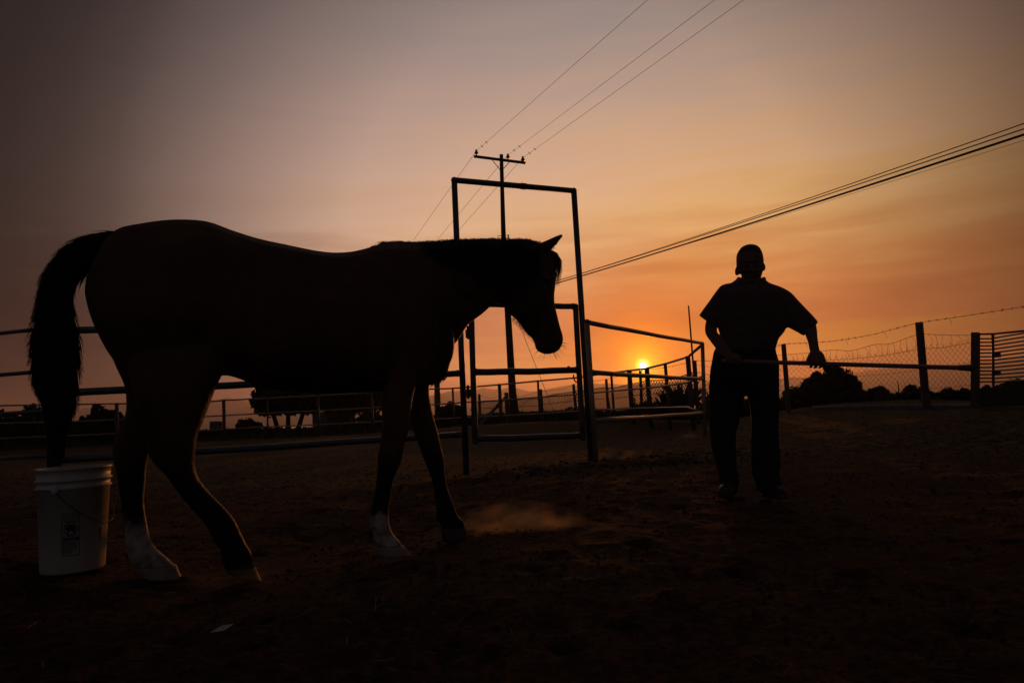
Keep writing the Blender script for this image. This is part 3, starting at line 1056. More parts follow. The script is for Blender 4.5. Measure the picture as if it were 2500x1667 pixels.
spiky('agave', 1622, 1008, 22, 62, 26, 'spiky agave silhouetted right of the sun between the thin posts', 'agave', 1, 1.15, 'agaves by the corral corner')
spiky('agave', 1668, 1008, 21.5, 88, 34, 'tallest spiky agave beside the corral corner', 'agave', 2, 0.85, 'agaves by the corral corner')
spiky('agave', 1742, 1008, 21, 70, 26, 'agave poking out left of the man behind the mesh', 'agave', 3, 1.1, 'agaves by the corral corner')
spiky('agave', 1112, 1030, 31, 40, 22, 'small agave below the horse chest by the far pole', 'agave', 4, 1.1)


def cactus(x, yb, D, hpx, wpx, label, seed):
    rnd = random.Random(seed)
    b = P(x, yb, D)
    h, w = hpx * D / FPX, wpx * D / FPX
    t = thing('cactus', b, label, 'cactus', 'cactus stems on the bank')
    pts = [b + Vector((rnd.uniform(-.02, .02), 0, h * k / 6 - 0.1)) for k in range(7)]
    MB().tube(pts, [w, w * 1.1, w, w * 1.05, w * 0.95, w * 0.8, w * 0.3], 8).build('stem', M['agave'], t, True)


cactus(1488, 1004, 25.5, 34, 2.4, 'thin cactus stem left of the thin corral post near the sun', 1)
cactus(1551, 1002, 25, 40, 2.2, 'cactus stem between the two thick posts under the sun', 2)
cactus(1559, 1002, 25.4, 24, 2.2, 'short cactus stem beside the taller one under the sun', 3)
cactus(1592, 1004, 24, 44, 2.6, 'cactus stem just right of the sun post', 4)
cactus(2198, 996, 21.5, 74, 1.6, 'lone dry stalk rising from scrub left of the big post', 5)

# dark scrub bank behind the far corral
mb = MB()
rnd = random.Random(77)
BX = [-300, 0, 120, 330, 520, 640, 760, 940, 1050, 1170, 1260, 1330, 1400, 1480, 1560, 1640, 1720, 1800, 1900, 2000, 2100, 2200, 2300, 2400, 2620]
BY = [1022, 1014, 1024, 1050, 1051, 1047, 1046, 1038, 1022, 1012, 1008, 1005, 1001, 1006, 1001, 1000, 999, 984, 977, 968, 966, 962, 962, 955, 948]
BD_ = [30, 30, 31, 31, 32, 32, 32, 32, 31, 30.5, 30, 29.5, 28.5, 27, 26, 24, 22.5, 21.5, 20.5, 19.5, 18.8, 18.2, 17.8, 17.2, 16.2]
for _ in range(21000):
    x = rnd.uniform(-300, 2600)
    D = float(np.interp(x, BX, BD_)) + rnd.uniform(-0.4, 1.6)
    y = float(np.interp(x, BX, BY)) + (5 if x < 1760 else 16) * mnoise.noise(Vector((x * 0.03, 0, 4)))
    p = P(x, y, D)
    g = gz(p.x, p.y)
    hgt = max(p.z - g, 0.15) * rnd.uniform(0.0, 1.0) ** 0.6
    q = Vector((p.x, p.y, g + hgt))
    s = rnd.uniform(0.06, 0.16)
    d = Vector((rnd.uniform(-1, 1), rnd.uniform(-.5, .5), rnd.uniform(-.3, 1))).normalized() * s
    e = Vector((rnd.uniform(-1, 1), rnd.uniform(-1, 1), rnd.uniform(-1, 1))).normalized() * s * 0.45
    i = len(mb.v)
    mb.v += [q - d, q + e, q + d, q - e]
    mb.f.append((i, i + 1, i + 2, i + 3))
# earth body of the bank
top_l, rings_b = [], []
for x in np.linspace(-300, 2600, 130):
    D = float(np.interp(x, BX, BD_)) + 0.7
    p = P(x, float(np.interp(x, BX, BY)) + 4, D)
    g = gz(p.x, p.y)
    h = max(p.z - g, 0.12)
    rings_b.append([Vector((p.x, p.y - 1.0 * 1, g - 0.2)), Vector((p.x, p.y - 0.55, g + h * 0.55)), Vector((p.x, p.y - 0.1, g + h)), Vector((p.x, p.y + 0.6, g + h * 0.8)), Vector((p.x, p.y + 1.4, g - 0.2))])
mb.rings(rings_b)
o = mb.build('scrub_bank', M['leaf'])
tag(o, 'low dark scrub growing on a bank behind the far corral fence', 'scrub', kind='stuff')

# thin bare pole by the corner
tp = P(1681, 746, 20.2)
tb = P(1702, 1010, 20.2)
o = MB().tube([tp, tb], [0.022, 0.034], 7).build('thin_pole', M['wood'], None, True)
tag(o, 'thin upright rod standing behind the corral corner left of the man', 'pole')

# low scrub grass along the plateau edge
mb = MB()
rnd = random.Random(33)
for _ in range(9000):
    x = rnd.uniform(-24, 30)
    y = rnd.uniform(27, 44) if x < 8 else rnd.uniform(21, 44)
    z = gz(x, y)
    h = rnd.uniform(0.08, 0.42)
    d = Vector((rnd.uniform(-.25, .25), rnd.uniform(-.2, .2), 1)).normalized() * h
    p = Vector((x, y, z - 0.03))
    i = len(mb.v)
    e = Vector((rnd.uniform(0.02, 0.05), 0, 0))
    mb.v += [p - e, p + e, p + d]
    mb.f.append((i, i + 1, i + 2))
o = mb.build('dry_grass', M['leafy'])
tag(o, 'dry scrub grass along the edge of the bank', 'grass', kind='stuff')

# ------------------------------------------------------------------ far small structures
sh = thing('shed', P(800, 1040, 44), 'small tin roofed shed showing between the two trees', 'shed')
c = P(803, 1012, 44)
MB().box(c + Vector((0, 0, -0.5)), 1.7, 1.5, 1.4).build('wall', M['shed'], sh)
MB().box(c + Vector((0, 0, 0.26)), 2.0, 1.9, 0.06, 0, 0.1).build('roof', M['roof'], sh)
for i, x in enumerate((521, 533)):
    c = P(x, 1040, 34)
    mb = MB()
    prof = [(0, -0.26), (0.17, -0.26), (0.175, -0.1), (0.18, -0.09), (0.175, -0.08), (0.175, 0.08), (0.18, 0.09), (0.175, 0.1), (0.17, 0.24), (0, 0.24)]
    rings = [[c + Vector((r * math.cos(a), r * math.sin(a), z)) for a in [2 * math.pi * k / 12 for k in range(12)]] for r, z in prof]
    mb.rings(rings, False)
    o = mb.build('barrel', M['shed'], None, True)
    tag(o, ('left barrel' if i == 0 else 'right barrel') + ' of the pair standing behind the far rails near the hind leg', 'barrel', 'barrels behind the corral')

# ------------------------------------------------------------------ horse
TH = math.radians(20)
HD = Vector((math.cos(TH), math.sin(TH), 0))
HN = Vector((math.sin(TH), -math.cos(TH), 0))       # towards the camera side
HC = P(384, 1000, 2.96)


def HP(x, y, s=0.0):
    """on the horse's own vertical plane, s metres towards the far side"""
    d = ray(x, y)
    o_ = HC - HN * s
    t = (o_ - EYE).dot(HN) / d.dot(HN)
    return EYE + d * t


def sect(T, B, w, s=0.0, n=22, pw=1.0):
    t, b = HP(T[0], T[1], s), HP(B[0], B[1], s)
    c, u = (t + b) / 2, (t - b) / 2
    out = []
    for k in range(n):
        a = 2 * math.pi * k / n
        ca_, sa_ = math.cos(a), math.sin(a)
        ca_ = math.copysign(abs(ca_) ** pw, ca_)
        sa_ = math.copysign(abs(sa_) ** pw, sa_)
        out.append(c + u * ca_ + HN * (w * sa_))
    return out


def hloft(mb, st, s=0.0, per=3, pw=1.0):
    fl = [(a[0][0], a[0][1], a[1][0], a[1][1], a[2], (a[3] if len(a) > 3 else s)) for a in st]
    fl = cat_rom(fl, per)
    mb.rings([sect((q[0], q[1]), (q[2], q[3]), q[4], q[5], pw=pw) for q in fl])


def level(rows):
    return [((L, y), (R, y), w) for y, L, R, w in rows]


horse = thing('horse', Vector((HC.x + 0.9, HC.y + 0.33, 0)), 'dark bay horse with white lower legs walking right past the gate', 'horse')
hb_ = MB()
hloft(hb_, [((222, 676), (214, 735), .08), ((238, 640), (240, 810), .18), ((283, 568), (285, 890), .235), ((351, 548), (355, 955), .265), ((430, 539), (440, 960), .28),
            ((506, 544), (530, 920), .285), ((566, 565), (575, 922), .285), ((626, 584.5), (645, 949), .30), ((698, 601), (720, 957), .315), ((790, 618.5), (800, 961), .315),
            ((858, 616), (880, 959), .29), ((931, 597), (950, 956), .26), ((1000, 596), (1018, 950), .22), ((1056, 610), (1062, 936), .17), ((1090, 700), (1084, 925), .11), ((1108, 760), (1098, 885), .06)])
hloft(hb_, [((905, 616), (985, 880), .2), ((955, 601), (1040, 890), .17), ((1020, 597), (1112, 838), .145), ((1088, 593), (1141, 795), .115), ((1150, 590), (1176, 768), .095), ((1210, 588), (1210, 740), .085),
            ((1260, 590), (1236, 748), .08), ((1300, 596), (1250, 764), .07), ((1322, 606), (1262, 760), .06)])
hloft(hb_, [((1312, 594), (1240, 680), .07), ((1342, 614), (1234, 745), .088), ((1352, 650), (1240, 760), .10), ((1354, 690), (1250, 770), .10), ((1351, 715), (1264, 781), .09),
            ((1352, 740), (1276, 799), .075), ((1358, 765), (1287, 814), .063), ((1366, 797), (1301, 827), .056), ((1373, 820), (1306, 838), .056), ((1373, 836), (1309, 851), .053),
            ((1364, 854), (1319, 860), .043), ((1352, 862), (1335, 865), .02)])
# elbow tuft region of the chest
hloft(hb_, [((1060, 880), (1020, 900), .08), ((1080, 905), (1040, 935), .06), ((1084, 922), (1066, 934), .03)], 0.05)
# near foreleg
hloft(hb_, level([(860, 935, 1045, .10), (905, 942, 1030, .085), (957, 946, 1010, .072), (1005, 940, 1003, .06), (1053, 932, 997, .052), (1085, 927.5, 987, .047), (1117, 921.5, 982, .046), (1136, 922, 975, .042),
                  (1171, 919, 961, .034), (1200, 915, 956, .031), (1238, 906, 950, .031), (1262, 900, 949, .036), (1285, 903, 952, .038), (1306, 910, 962, .036)])
      + [((914, 1322), (974, 1318), .04), ((920, 1336), (984, 1334), .045)], -0.13)
# far foreleg
hloft(hb_, level([(880, 950, 1055, .10), (948, 980, 1047, .075), (1005, 993, 1055, .06), (1056, 1010, 1069.5, .052), (1085, 1022, 1075, .048), (1110, 1030, 1082, .046), (1136, 1041, 1085, .042), (1171, 1054, 1088, .033),
                  (1200, 1060, 1096, .03), (1235, 1065, 1109, .031), (1258, 1066, 1118, .036)]) + [((1074, 1276), (1130, 1270), .037), ((1077, 1292), (1136, 1289), .044)], 0.13)
# far hind leg
hloft(hb_, level([(860, 268, 470, .14), (900, 285, 440, .13), (945, 305, 430, .115), (995, 308.5, 420, .1), (1020, 303, 410, .09), (1046, 292, 395, .075), (1076, 280, 381, .063), (1102, 273.5, 367, .055), (1139, 280, 358, .046),
                  (1178, 287, 355, .038), (1229, 295, 352, .034), (1276, 302, 359, .034), (1318, 305, 368, .037)]) + [((309, 1350), (384, 1340), .042), ((318, 1372), (410, 1362), .042), ((330, 1390), (430, 1380), .046)], 0.12)
# near hind leg
hloft(hb_, level([(800, 290, 575, .10), (860, 300, 565, .12), (905, 312, 547, .125), (945, 322, 528, .12), (986, 334, 513, .11), (1030, 345, 496, .1), (1061, 351, 483, .09), (1094, 358, 478, .076), (1121, 368, 475.5, .066)])
      + [((387, 1143), (477, 1143), .06), ((408, 1164), (487, 1170), .054), ((431, 1199), (513, 1203), .045), ((461, 1235), (546, 1236), .039), ((491, 1268), (574, 1270), .037), ((512, 1300), (588, 1300), .038),
         ((524, 1325), (602, 1328), .04), ((540, 1345), (615, 1350), .042), ((542, 1370), (620, 1371), .044), ((548, 1388), (624, 1388), .048)], -0.12)
# ears
for s in (-0.045, 0.05):
    hloft(hb_, [((1303, 600), (1336, 624), .032, s), ((1320, 592.5), (1347, 608), .032, s), ((1339, 584.5), (1359, 597), .022, s * 1.15), ((1357, 576), (1368, 585), .014, s * 1.2), ((1367, 572), (1374, 578), .009, s * 1.2), ((1371, 570.5), (1376, 574.5), .007, s * 1.2)])
# cheek, eye ridge and nostril relief
hb_.ellipsoid(HP(1285, 730, -0.06), 0.085, 0.035, 0.10)
hb_.ellipsoid(HP(1330, 678, -0.085), 0.03, 0.022, 0.022)
hb_.ellipsoid(HP(1330, 678, 0.085), 0.03, 0.022, 0.022)
hb_.ellipsoid(HP(1356, 826, -0.045), 0.024, 0.016, 0.026)
# shoulder and hip relief
hb_.ellipsoid(HP(990, 800, -0.15), 0.16, 0.09, 0.27)
hb_.ellipsoid(HP(400, 720, -0.17), 0.24, 0.13, 0.25)
hb_.ellipsoid(HP(510, 640, -0.2), 0.08, 0.07, 0.08)

hb_.ellipsoid(HP(1085, 830, -0.08), 0.05, 0.07, 0.13)
hb_.ellipsoid(HP(955, 1000, -0.17), 0.045, 0.04, 0.13)
hb_.ellipsoid(HP(405, 985, -0.17), 0.06, 0.045, 0.12)
hb_.ellipsoid(HP(1100, 700, -0.085), 0.13, 0.03, 0.08)

# coat: bay body with white lower legs
mh = material('bay_coat', (0.12, 0.056, 0.026), 0.6, (0.035, 0.016, 0.009), 2.6, 0.3, 70, spec=0.15)
t = mh.node_tree
bs = t.nodes['Principled BSDF']
old = bs.inputs['Base Color'].links[0].from_socket
att = t.nodes.new('ShaderNodeAttribute')
att.attribute_name = 'sock'
mx = t.nodes.new('ShaderNodeMix')
mx.data_type = 'RGBA'
t.links.new(att.outputs['Fac'], mx.inputs['Factor'])
t.links.new(old, mx.inputs['A'])
mx.inputs['B'].default_value = (0.42, 0.37, 0.32, 1)
sn = t.nodes.new('ShaderNodeTexNoise')
sn.inputs['Scale'].default_value = 26
sn.inputs['Detail'].default_value = 6
tcs = t.nodes.new('ShaderNodeTexCoord')
t.links.new(tcs.outputs['Object'], sn.inputs['Vector'])
t.links.new(ramp(t, sn.outputs['Fac'], [(0.3, (0.13, 0.105, 0.085, 1)), (0.6, (0.38, 0.33, 0.28, 1))], 'LINEAR'), mx.inputs['B'])
att2 = t.nodes.new('ShaderNodeAttribute')
att2.attribute_name = 'point'
mx2 = t.nodes.new('ShaderNodeMix')
mx2.data_type = 'RGBA'
t.links.new(att2.outputs['Fac'], mx2.inputs['Factor'])
mx2.inputs['B'].default_value = (0.012, 0.01, 0.009, 1)
t.links.new(old, mx2.inputs['A'])
t.links.new(mx2.outputs['Result'], mx.inputs['A'])
t.links.new(mx.outputs['Result'], bs.inputs['Base Color'])
body = weld('body', hb_, 0.0095, 3, mh, horse)
sock_f = HP(925, 1248, -0.13)
sock_h = HP(330, 1262, 0.12)
vals, pnt = [], []
for v in body.data.vertices:
    co = v.co
    s = -(co - HC).dot(HN)
    u = (co - HC).dot(HD)
    k = 0.0
    if s < 0 and abs(u - (sock_f - HC).dot(HD)) < 0.3:
        lim = sock_f.z + 0.012 * math.sin(u * 90)
        k = max(0, min(1, (lim + 0.02 * mnoise.noise(co * 45) - co.z) / 0.025))
    if s > 0 and abs(u - (sock_h - HC).dot(HD)) < 0.33:
        lim = sock_h.z + 0.012 * math.sin(u * 80)
        k = max(0, min(1, (lim + 0.03 * mnoise.noise(co * 40) - co.z) / 0.07))
    vals.append(k)
    pnt.append(max(0, min(1, (0.62 - co.z) / 0.2)))
for nm, vv in (('sock', vals), ('point', pnt)):
    a_ = body.data.attributes.new(nm, 'FLOAT', 'POINT')
    a_.data.foreach_set('value', vv)


M['palehoof'] = material('pale_hoof_horn', (0.26, 0.21, 0.16), 0.6)


def hoof(st, s, mat='hoof'):
    mb = MB()
    hloft(mb, st, s, 2)
    mb.build('hoof', M[mat], horse, True)


hoof([((919, 1334), (986, 1331), .046), ((917, 1348), (996, 1345), .052), ((920, 1357), (1002, 1355), .055)], -0.13, 'palehoof')
hoof([((1076, 1288), (1137, 1286), .045), ((1079, 1306), (1140, 1305), .052), ((1082, 1321), (1144, 1321), .056)], 0.13)
hoof([((330, 1386), (431, 1378), .046), ((337, 1400), (438, 1396), .052), ((346, 1413), (446, 1412), .055)], 0.12, 'palehoof')
hoof([((549, 1388), (625, 1384), .047), ((562, 1402), (631, 1400), .052), ((612, 1420), (641, 1420), .045)], -0.12)
for s in (-0.098, 0.098):
    MB().ellipsoid(HP(1331, 679, s), 0.017, 0.017, 0.017, 12, 8).build('eye', M['ceramic'], horse, True)

# tail
TO = [(281, 566), (253, 569), (214, 578), (179, 596), (149, 620), (129, 645), (110, 677), (101, 708), (96, 756), (88, 800), (82, 843), (84, 880), (86, 915), (90, 950), (103, 985), (113, 1020), (121, 1075), (127, 1115)]
TI = [(283, 612), (252, 626), (236, 634), (218, 652), (202, 672), (184, 694), (172, 726), (173, 753), (178, 790), (184, 828), (184, 872), (181, 917), (179, 960), (176, 990), (168, 1015), (160, 1050), (154, 1090), (149, 1115)]
TO = [(a[0] * 1.0, a[1]) for a in TO]
tl = MB()
st = []
for i, (a, b) in enumerate(zip(TO[:14], TI[:14])):
    w = [.03, .035, .045, .05, .055, .06, .065, .07, .07, .07, .065, .05, .035, .01][i]
    g_ = 0.07 if i < 11 else (0.14, 0.24, 0.42)[i - 11]
    ax_, ay_ = a[0] + (b[0] - a[0]) * g_, a[1] + (b[1] - a[1]) * g_
    bx_, by_ = b[0] + (a[0] - b[0]) * g_ * 0.4, b[1] + (a[1] - b[1]) * g_ * 0.4
    st.append(((ax_, ay_), (bx_, by_), w))
hloft(tl, st, 0.0, 2)
rnd = random.Random(5)
TOc, TIc = cat_rom(TO, 3), cat_rom(TI, 3)
nn = len(TOc)
for _ in range(3600):
    i0 = int(rnd.random() ** 0.8 * (nn - 14))
    ln = rnd.randint(7, 16)
    f = rnd.random()
    edge = rnd.random() < 0.5
    if edge:
        f = rnd.choice((0.02, 0.98)) + rnd.uniform(-0.03, 0.03)
    s0 = rnd.uniform(-0.07, 0.07) * (0.4 if edge else 1)
    out = (rnd.uniform(0.10, 0.24) if rnd.random() < 0.28 else rnd.uniform(0.0, 0.08)) if edge else 0.0
    if edge:
        ln = rnd.randint(4, 10)
    pts = []
    for k in range(0, ln + 1):
        j = min(i0 + k, nn - 1)
        g = f + (out * (k / ln) ** 1.5 if f > 0.5 else -out * (k / ln) ** 1.5)
        x = TOc[j][0] + (TIc[j][0] - TOc[j][0]) * g
        y = TOc[j][1] + (TIc[j][1] - TOc[j][1]) * g
        pts.append(HP(x, y, s0))
    if len(pts) >= 2:
        tl.strand(pts, 0.0032 if edge else 0.0026)
for _ in range(420):   # wisps down to the ends
    f = rnd.random()
    i0 = rnd.randint(28, nn - 10)
    pts = []
    dx = rnd.uniform(-9, 9)
    for k in range(i0, nn, 3):
        g = f
        q = (k - i0) / max(1, nn - i0)
        pts.append(HP(TOc[k][0] + (TIc[k][0] - TOc[k][0]) * g + dx * q, TOc[k][1] + (TIc[k][1] - TOc[k][1]) * g + rnd.uniform(0, 10) * q, rnd.uniform(-0.01, 0.01) + 0.04 * (f - .5)))
    if len(pts) >= 2:
        tl.strand(pts, 0.0026)
tl.build('tail', M['hair'], horse)

# mane falling from the crest on the near side
mn = MB()
CREST = [(905, 604), (931, 596), (966, 595), (1018, 596), (1088, 592), (1150, 589), (1193, 587), (1228, 589), (1263, 588), (1294, 590), (1318, 597)]
cx_ = [c[0] for c in CREST]
cy_ = [c[1] for c in CREST]
for _ in range(2600):
    x = rnd.uniform(905, 1318)
    y = np.interp(x, cx_, cy_) + rnd.uniform(-1, 3)
    L = 28 + 120 * rnd.random() ** 1.9 * (0.4 if x < 980 else 1)
    lift = rnd.uniform(0, 4.5) * (1.2 if x > 930 else 0.5)
    dx = rnd.uniform(-16, 16) + (8 if x < 1000 else -4)
    s = rnd.uniform(-0.01, 0.01)
    pts = [HP(x, y + 2, s), HP(x + dx * .1, y - lift, s - 0.02), HP(x + dx * .3, y + L * .15, s - 0.065), HP(x + dx * .6, y + L * .5, s - 0.11), HP(x + dx, y + L, s - 0.125)]
    mn.strand(pts, 0.0024)
for _ in range(520):   # short stray hairs along the crest
    x = rnd.uniform(925, 1318)
    y = np.interp(x, cx_, cy_)
    a = rnd.uniform(-5, 5)
    pts = [HP(x, y + 3, 0), HP(x + a, y - rnd.uniform(2, 8), -0.01), HP(x + a * 2.4, y - rnd.uniform(0, 6), -0.02), HP(x + a * 3.6, y + rnd.uniform(-2, 5), -0.03)]
    mn.strand(pts, 0.0017)
mn.build('mane', M['hair'], horse)
fo = MB()
for _ in range(520):
    t_ = rnd.random()
    q_ = rnd.random()
    x0, y0 = 1316 + 26 * q_ + rnd.uniform(-3, 2), 597 + 12 * q_ + rnd.uniform(0, 4)
    e = rnd.uniform(-18, 9) + (6 * rnd.random() ** 4)
    ye = rnd.uniform(625, 700)
    s = rnd.uniform(-0.05, 0.05)
    xe = 1356 + e * 0.9
    bend = 1352 + e
    pts = [HP(x0, y0, s * .3), HP((x0 + bend) / 2 + 9, (y0 + 628) / 2, s * .6), HP(bend + 3, 632, s), HP(xe + 5, (632 + ye) / 2, s), HP(xe, ye, s)]
    fo.strand(pts, 0.0019)
fo.build('forelock', M['hair'], horse)
wk = MB()
for _ in range(46):    # muzzle whiskers
    a = rnd.uniform(-0.3, math.pi + 0.2)
    cx, cy = 1340 + 31 * math.cos(a), 838 + 26 * math.sin(a)
    L = rnd.uniform(7, 20)
    d = (math.cos(a) + rnd.uniform(-.3, .3), math.sin(a) + rnd.uniform(-.2, .4))
    s = rnd.uniform(-0.04, 0.04)
    wk.strand([HP(cx, cy, s), HP(cx + d[0] * L * .6, cy + d[1] * L * .6, s), HP(cx + d[0] * L, cy + d[1] * L + 2, s)], 0.0009)
for _ in range(130):   # jaw hair
    t_ = rnd.random()
    x, y = 1250 + 55 * t_, 772 + 58 * t_
    L = rnd.uniform(3, 14)
    s = rnd.uniform(-0.03, 0.03)
    wk.strand([HP(x + 4, y - 4, s), HP(x - L * .2, y + L * .5, s), HP(x - L * .1, y + L, s)], 0.0009)
for _ in range(90):    # ear fringe
    t_ = rnd.random()
    x, y = 1340 + 22 * t_, 608 - 24 * t_
    L = rnd.uniform(3, 12) * (1 - t_ * 0.7)
    wk.strand([HP(x - 3, y - 2, -0.045), HP(x + L * .6, y + L * .4, -0.05), HP(x + L, y + L * .8, -0.05)], 0.0012)
for _ in range(160):   # chest and elbow tufts
    t_ = rnd.random()
    x, y = 1052 + 40 * t_, 934 - 20 * t_ ** 2
    L = rnd.uniform(4, 12)
    s = rnd.uniform(-0.02, 0.08)
    wk.strand([HP(x - 3, y - 6, s), HP(x + 1, y + L * .4, s), HP(x + 1 - L * .3, y + L, s)], 0.0012)
for (x, y, s) in ((905, 1300, -0.13), (1070, 1262, 0.13), (310, 1352, 0.12), (541, 1345, -0.12)):
    for _ in range(60):   # fetlock feather
        L = rnd.uniform(5, 15)
        dx = rnd.uniform(-4, 4)
        wk.strand([HP(x + 5 + dx, y - 8, s), HP(x + dx, y + L * .4, s), HP(x + dx + 3, y + L, s)], 0.0014)
tag(wk.build('whiskers', M['hair'], horse), kind='stuff')

# ------------------------------------------------------------------ the man
MD = 4.75


def MP(x, y, s=0.0):
    return P(x, y, MD - s)     # s metres towards the camera


def msect(A, B, w, s, n=20, pw=0.9):
    a, b = MP(A[0], A[1], s), MP(B[0], B[1], s)
    c, u = (a + b) / 2, (a - b) / 2
    away = Vector((c.x - EYE.x, c.y - EYE.y, 0)).normalized()      # he faces the camera
    out = []
    for k in range(n):
        an = 2 * math.pi * k / n
        ca_ = math.copysign(abs(math.cos(an)) ** pw, math.cos(an))
        sa_ = math.copysign(abs(math.sin(an)) ** pw, math.sin(an))
        out.append(c + u * ca_ + away * (w * sa_))
    return out


def mloft(mb, st, per=3, pw=0.9):
    fl = cat_rom([(a[0][0], a[0][1], a[1][0], a[1][1], a[2], a[3] if len(a) > 3 else 0.0) for a in st], per)
    mb.rings([msect((q[0], q[1]), (q[2], q[3]), q[4], q[5], pw=pw) for q in fl])


def lv(rows):
    return [((L, y), (R, y), w, (s[0] if s else 0.0)) for y, L, R, w, *s in rows]


man = thing('person', MP(1822, 1214), 'man in short sleeved dark shirt and dark trousers gripping a long pole at hip height', 'person')
# pole first, so that the hands can close round it
PA, PB = P(1762, 881, MD - 0.25), P(2372, 898.5, 4.12)


def on_pole(x):
    i = (1 / PA.y) + ((1 / PB.y) - (1 / PA.y)) * (x - 1762) / (2372 - 1762)
    return PA.lerp(PB, (1 / i - PA.y) / (PB.y - PA.y))


pd = (PB - PA).normalized()
tool = thing('long_pole', (PA + PB) / 2, 'long round pole held level in both hands of the man', 'pole')
MB().tube([PA, PA.lerp(PB, .3), PA.lerp(PB, .65), PB], [0.0125, 0.014, 0.0142, 0.0142], 14).build('shaft', M['poletool'], tool, True)
fe = PA.lerp(PB, 0.955)
MB().tube([fe, fe.lerp(PB, 0.5), PB + pd * 0.01], [0.0165, 0.0185, 0.021], 12).build('end_socket', M['rust'], tool, True)

bm = MB()
# head and neck
mloft(bm, lv([(604, 1822, 1846, .05), (612, 1811, 1854, .075), (625, 1802, 1860, .09), (640, 1799, 1863, .098), (652, 1801, 1863, .097), (664, 1806, 1862, .09), (674, 1811, 1859, .08), (684, 1817, 1853, .06), (690, 1823, 1846, .04)]), pw=1.0)
mloft(bm, lv([(655, 1812, 1856, .055), (676, 1810, 1858, .055), (690, 1806, 1862, .06), (700, 1800, 1868, .075, .0), (716, 1806, 1862, .105, .01), (728, 1822, 1846, .10, .015)]))
# ears, nose, brow, lips, chin
hs = 0.0
for x, y, r in ((1801.5, 660, 1.12), (1863.5, 651, 0.85)):
    c = MP(x, y, 0.0)
    bm.ellipsoid(c, 0.018 * r, 0.018, 0.036 * r, 10, 7, Matrix.Rotation(0.28 if x < 1830 else -0.1, 3, 'Y'))
nb = [MP(1834, 645, .092), MP(1835, 655, .103), MP(1835.5, 663, .107)]
bm.tube(nb, [0.008, 0.012, 0.015], 8)
bm.ellipsoid(MP(1831, 665, .098), 0.009, 0.01, 0.008, 8, 6)
bm.ellipsoid(MP(1840, 665, .098), 0.009, 0.01, 0.008, 8, 6)
bm.ellipsoid(MP(1833, 638, .085), 0.05, 0.016, 0.009, 12, 6)
bm.ellipsoid(MP(1834.5, 673, .092), 0.022, 0.01, 0.005, 12, 6)
bm.ellipsoid(MP(1834.5, 676.5, .090), 0.019, 0.01, 0.006, 12, 6)
bm.ellipsoid(MP(1834, 686, .07), 0.026, 0.022, 0.016, 12, 6)
bm.ellipsoid(MP(1818, 660, .064), 0.018, 0.018, 0.013, 10, 6)
bm.ellipsoid(MP(1849, 660, .064), 0.018, 0.018, 0.013, 10, 6)
# torso and legs run under the clothes
mloft(bm, lv([(700, 1785, 1885, .07), (730, 1762, 1908, .09), (790, 1770, 1900, .1), (850, 1765, 1885, .095), (900, 1760, 1885, .1), (950, 1755, 1885, .09)]))
mloft(bm, lv([(930, 1752, 1812, .07), (1050, 1752, 1790, .06), (1170, 1766, 1794, .045), (1195, 1764, 1796, .04)]))
mloft(bm, lv([(930, 1828, 1886, .07), (1050, 1846, 1888, .06), (1170, 1855, 1892, .045), (1200, 1853, 1893, .04)]))
# arms (left in frame, then right in frame)
mloft(bm, [((1748, 712), (1778, 740), .05, 0), ((1735, 745), (1766, 765), .048, 0.0), ((1724, 783), (1752, 785), .045, 0.01), ((1721, 803), (1751, 804), .045, 0.03), ((1724, 818), (1752, 812), .045, 0.07), ((1735, 834), (1762, 822), .042, .12),
           ((1747, 850), (1774, 838), .038, .17), ((1758, 866), (1784, 851), .033, .21), ((1768, 877), (1789, 862), .027, .235)])
mloft(bm, [((1900, 712), (1915, 745), .05, 0), ((1935, 735), (1925, 775), .05, 0.02), ((1985, 780), (1958, 800), .048, 0.08), ((1994, 800), (1964, 808), .045, 0.12), ((1996, 820), (1967, 820), .043, .18), ((1998, 838), (1973, 836), .038, .23),
           ((2001, 853), (1976, 852), .032, .28), ((2005, 865), (1980, 866), .027, .315)])


def grip(xc, wrist, span, thumb_dir, up=0.03, rel=0.0):
    """palm above the pole, four fingers curling round its front and under, thumb behind"""
    cc = on_pole(xc)
    side = pd
    toward = Vector((0, -1, 0))
    upv = Vector((0, 0, 1))
    # palm: from the wrist to the knuckles
    kn = cc + upv * 0.028 + toward * 0.012
    for k in range(5):
        f = (k / 4 - 0.5) * span
        bm.tube([wrist + side * f * 0.45, (wrist + kn) / 2 + side * f * 0.8 + upv * 0.004, kn + side * f], [0.021, 0.019, 0.015], 9)
    # fingers
    lens = [0.92, 1.0, 0.96, 0.8]
    for k in range(4):
        f = (k / 3 - 0.5) * span * 1.12
        b0 = cc + side * f
        L = lens[k]
        pts = [kn + side * f * 1.0, b0 + upv * 0.016 + toward * 0.026 * L, b0 - upv * 0.006 + toward * 0.028 * L, b0 - upv * 0.024 * L + toward * 0.018, b0 - upv * 0.027 * L - toward * 0.002 * L]
        bm.tube(pts, [0.0125, 0.0115, 0.0105, 0.0095, 0.007], 8)
        bm.ellipsoid(pts[-1], 0.0075, 0.0085, 0.0075, 8, 6)
    # thumb leaves the side of the palm near its base and closes behind the pole
    tb_ = wrist.lerp(kn, 0.45) + side * thumb_dir * span * 0.5
    pts = [tb_, cc + side * thumb_dir * span * 0.6 + upv * 0.02 - toward * 0.016, cc + side * thumb_dir * span * 0.45 - upv * 0.004 - toward * 0.024, cc + side * thumb_dir * span * 0.2 - upv * 0.014 - toward * 0.022]
    bm.tube(pts, [0.015, 0.013, 0.011, 0.008], 8)


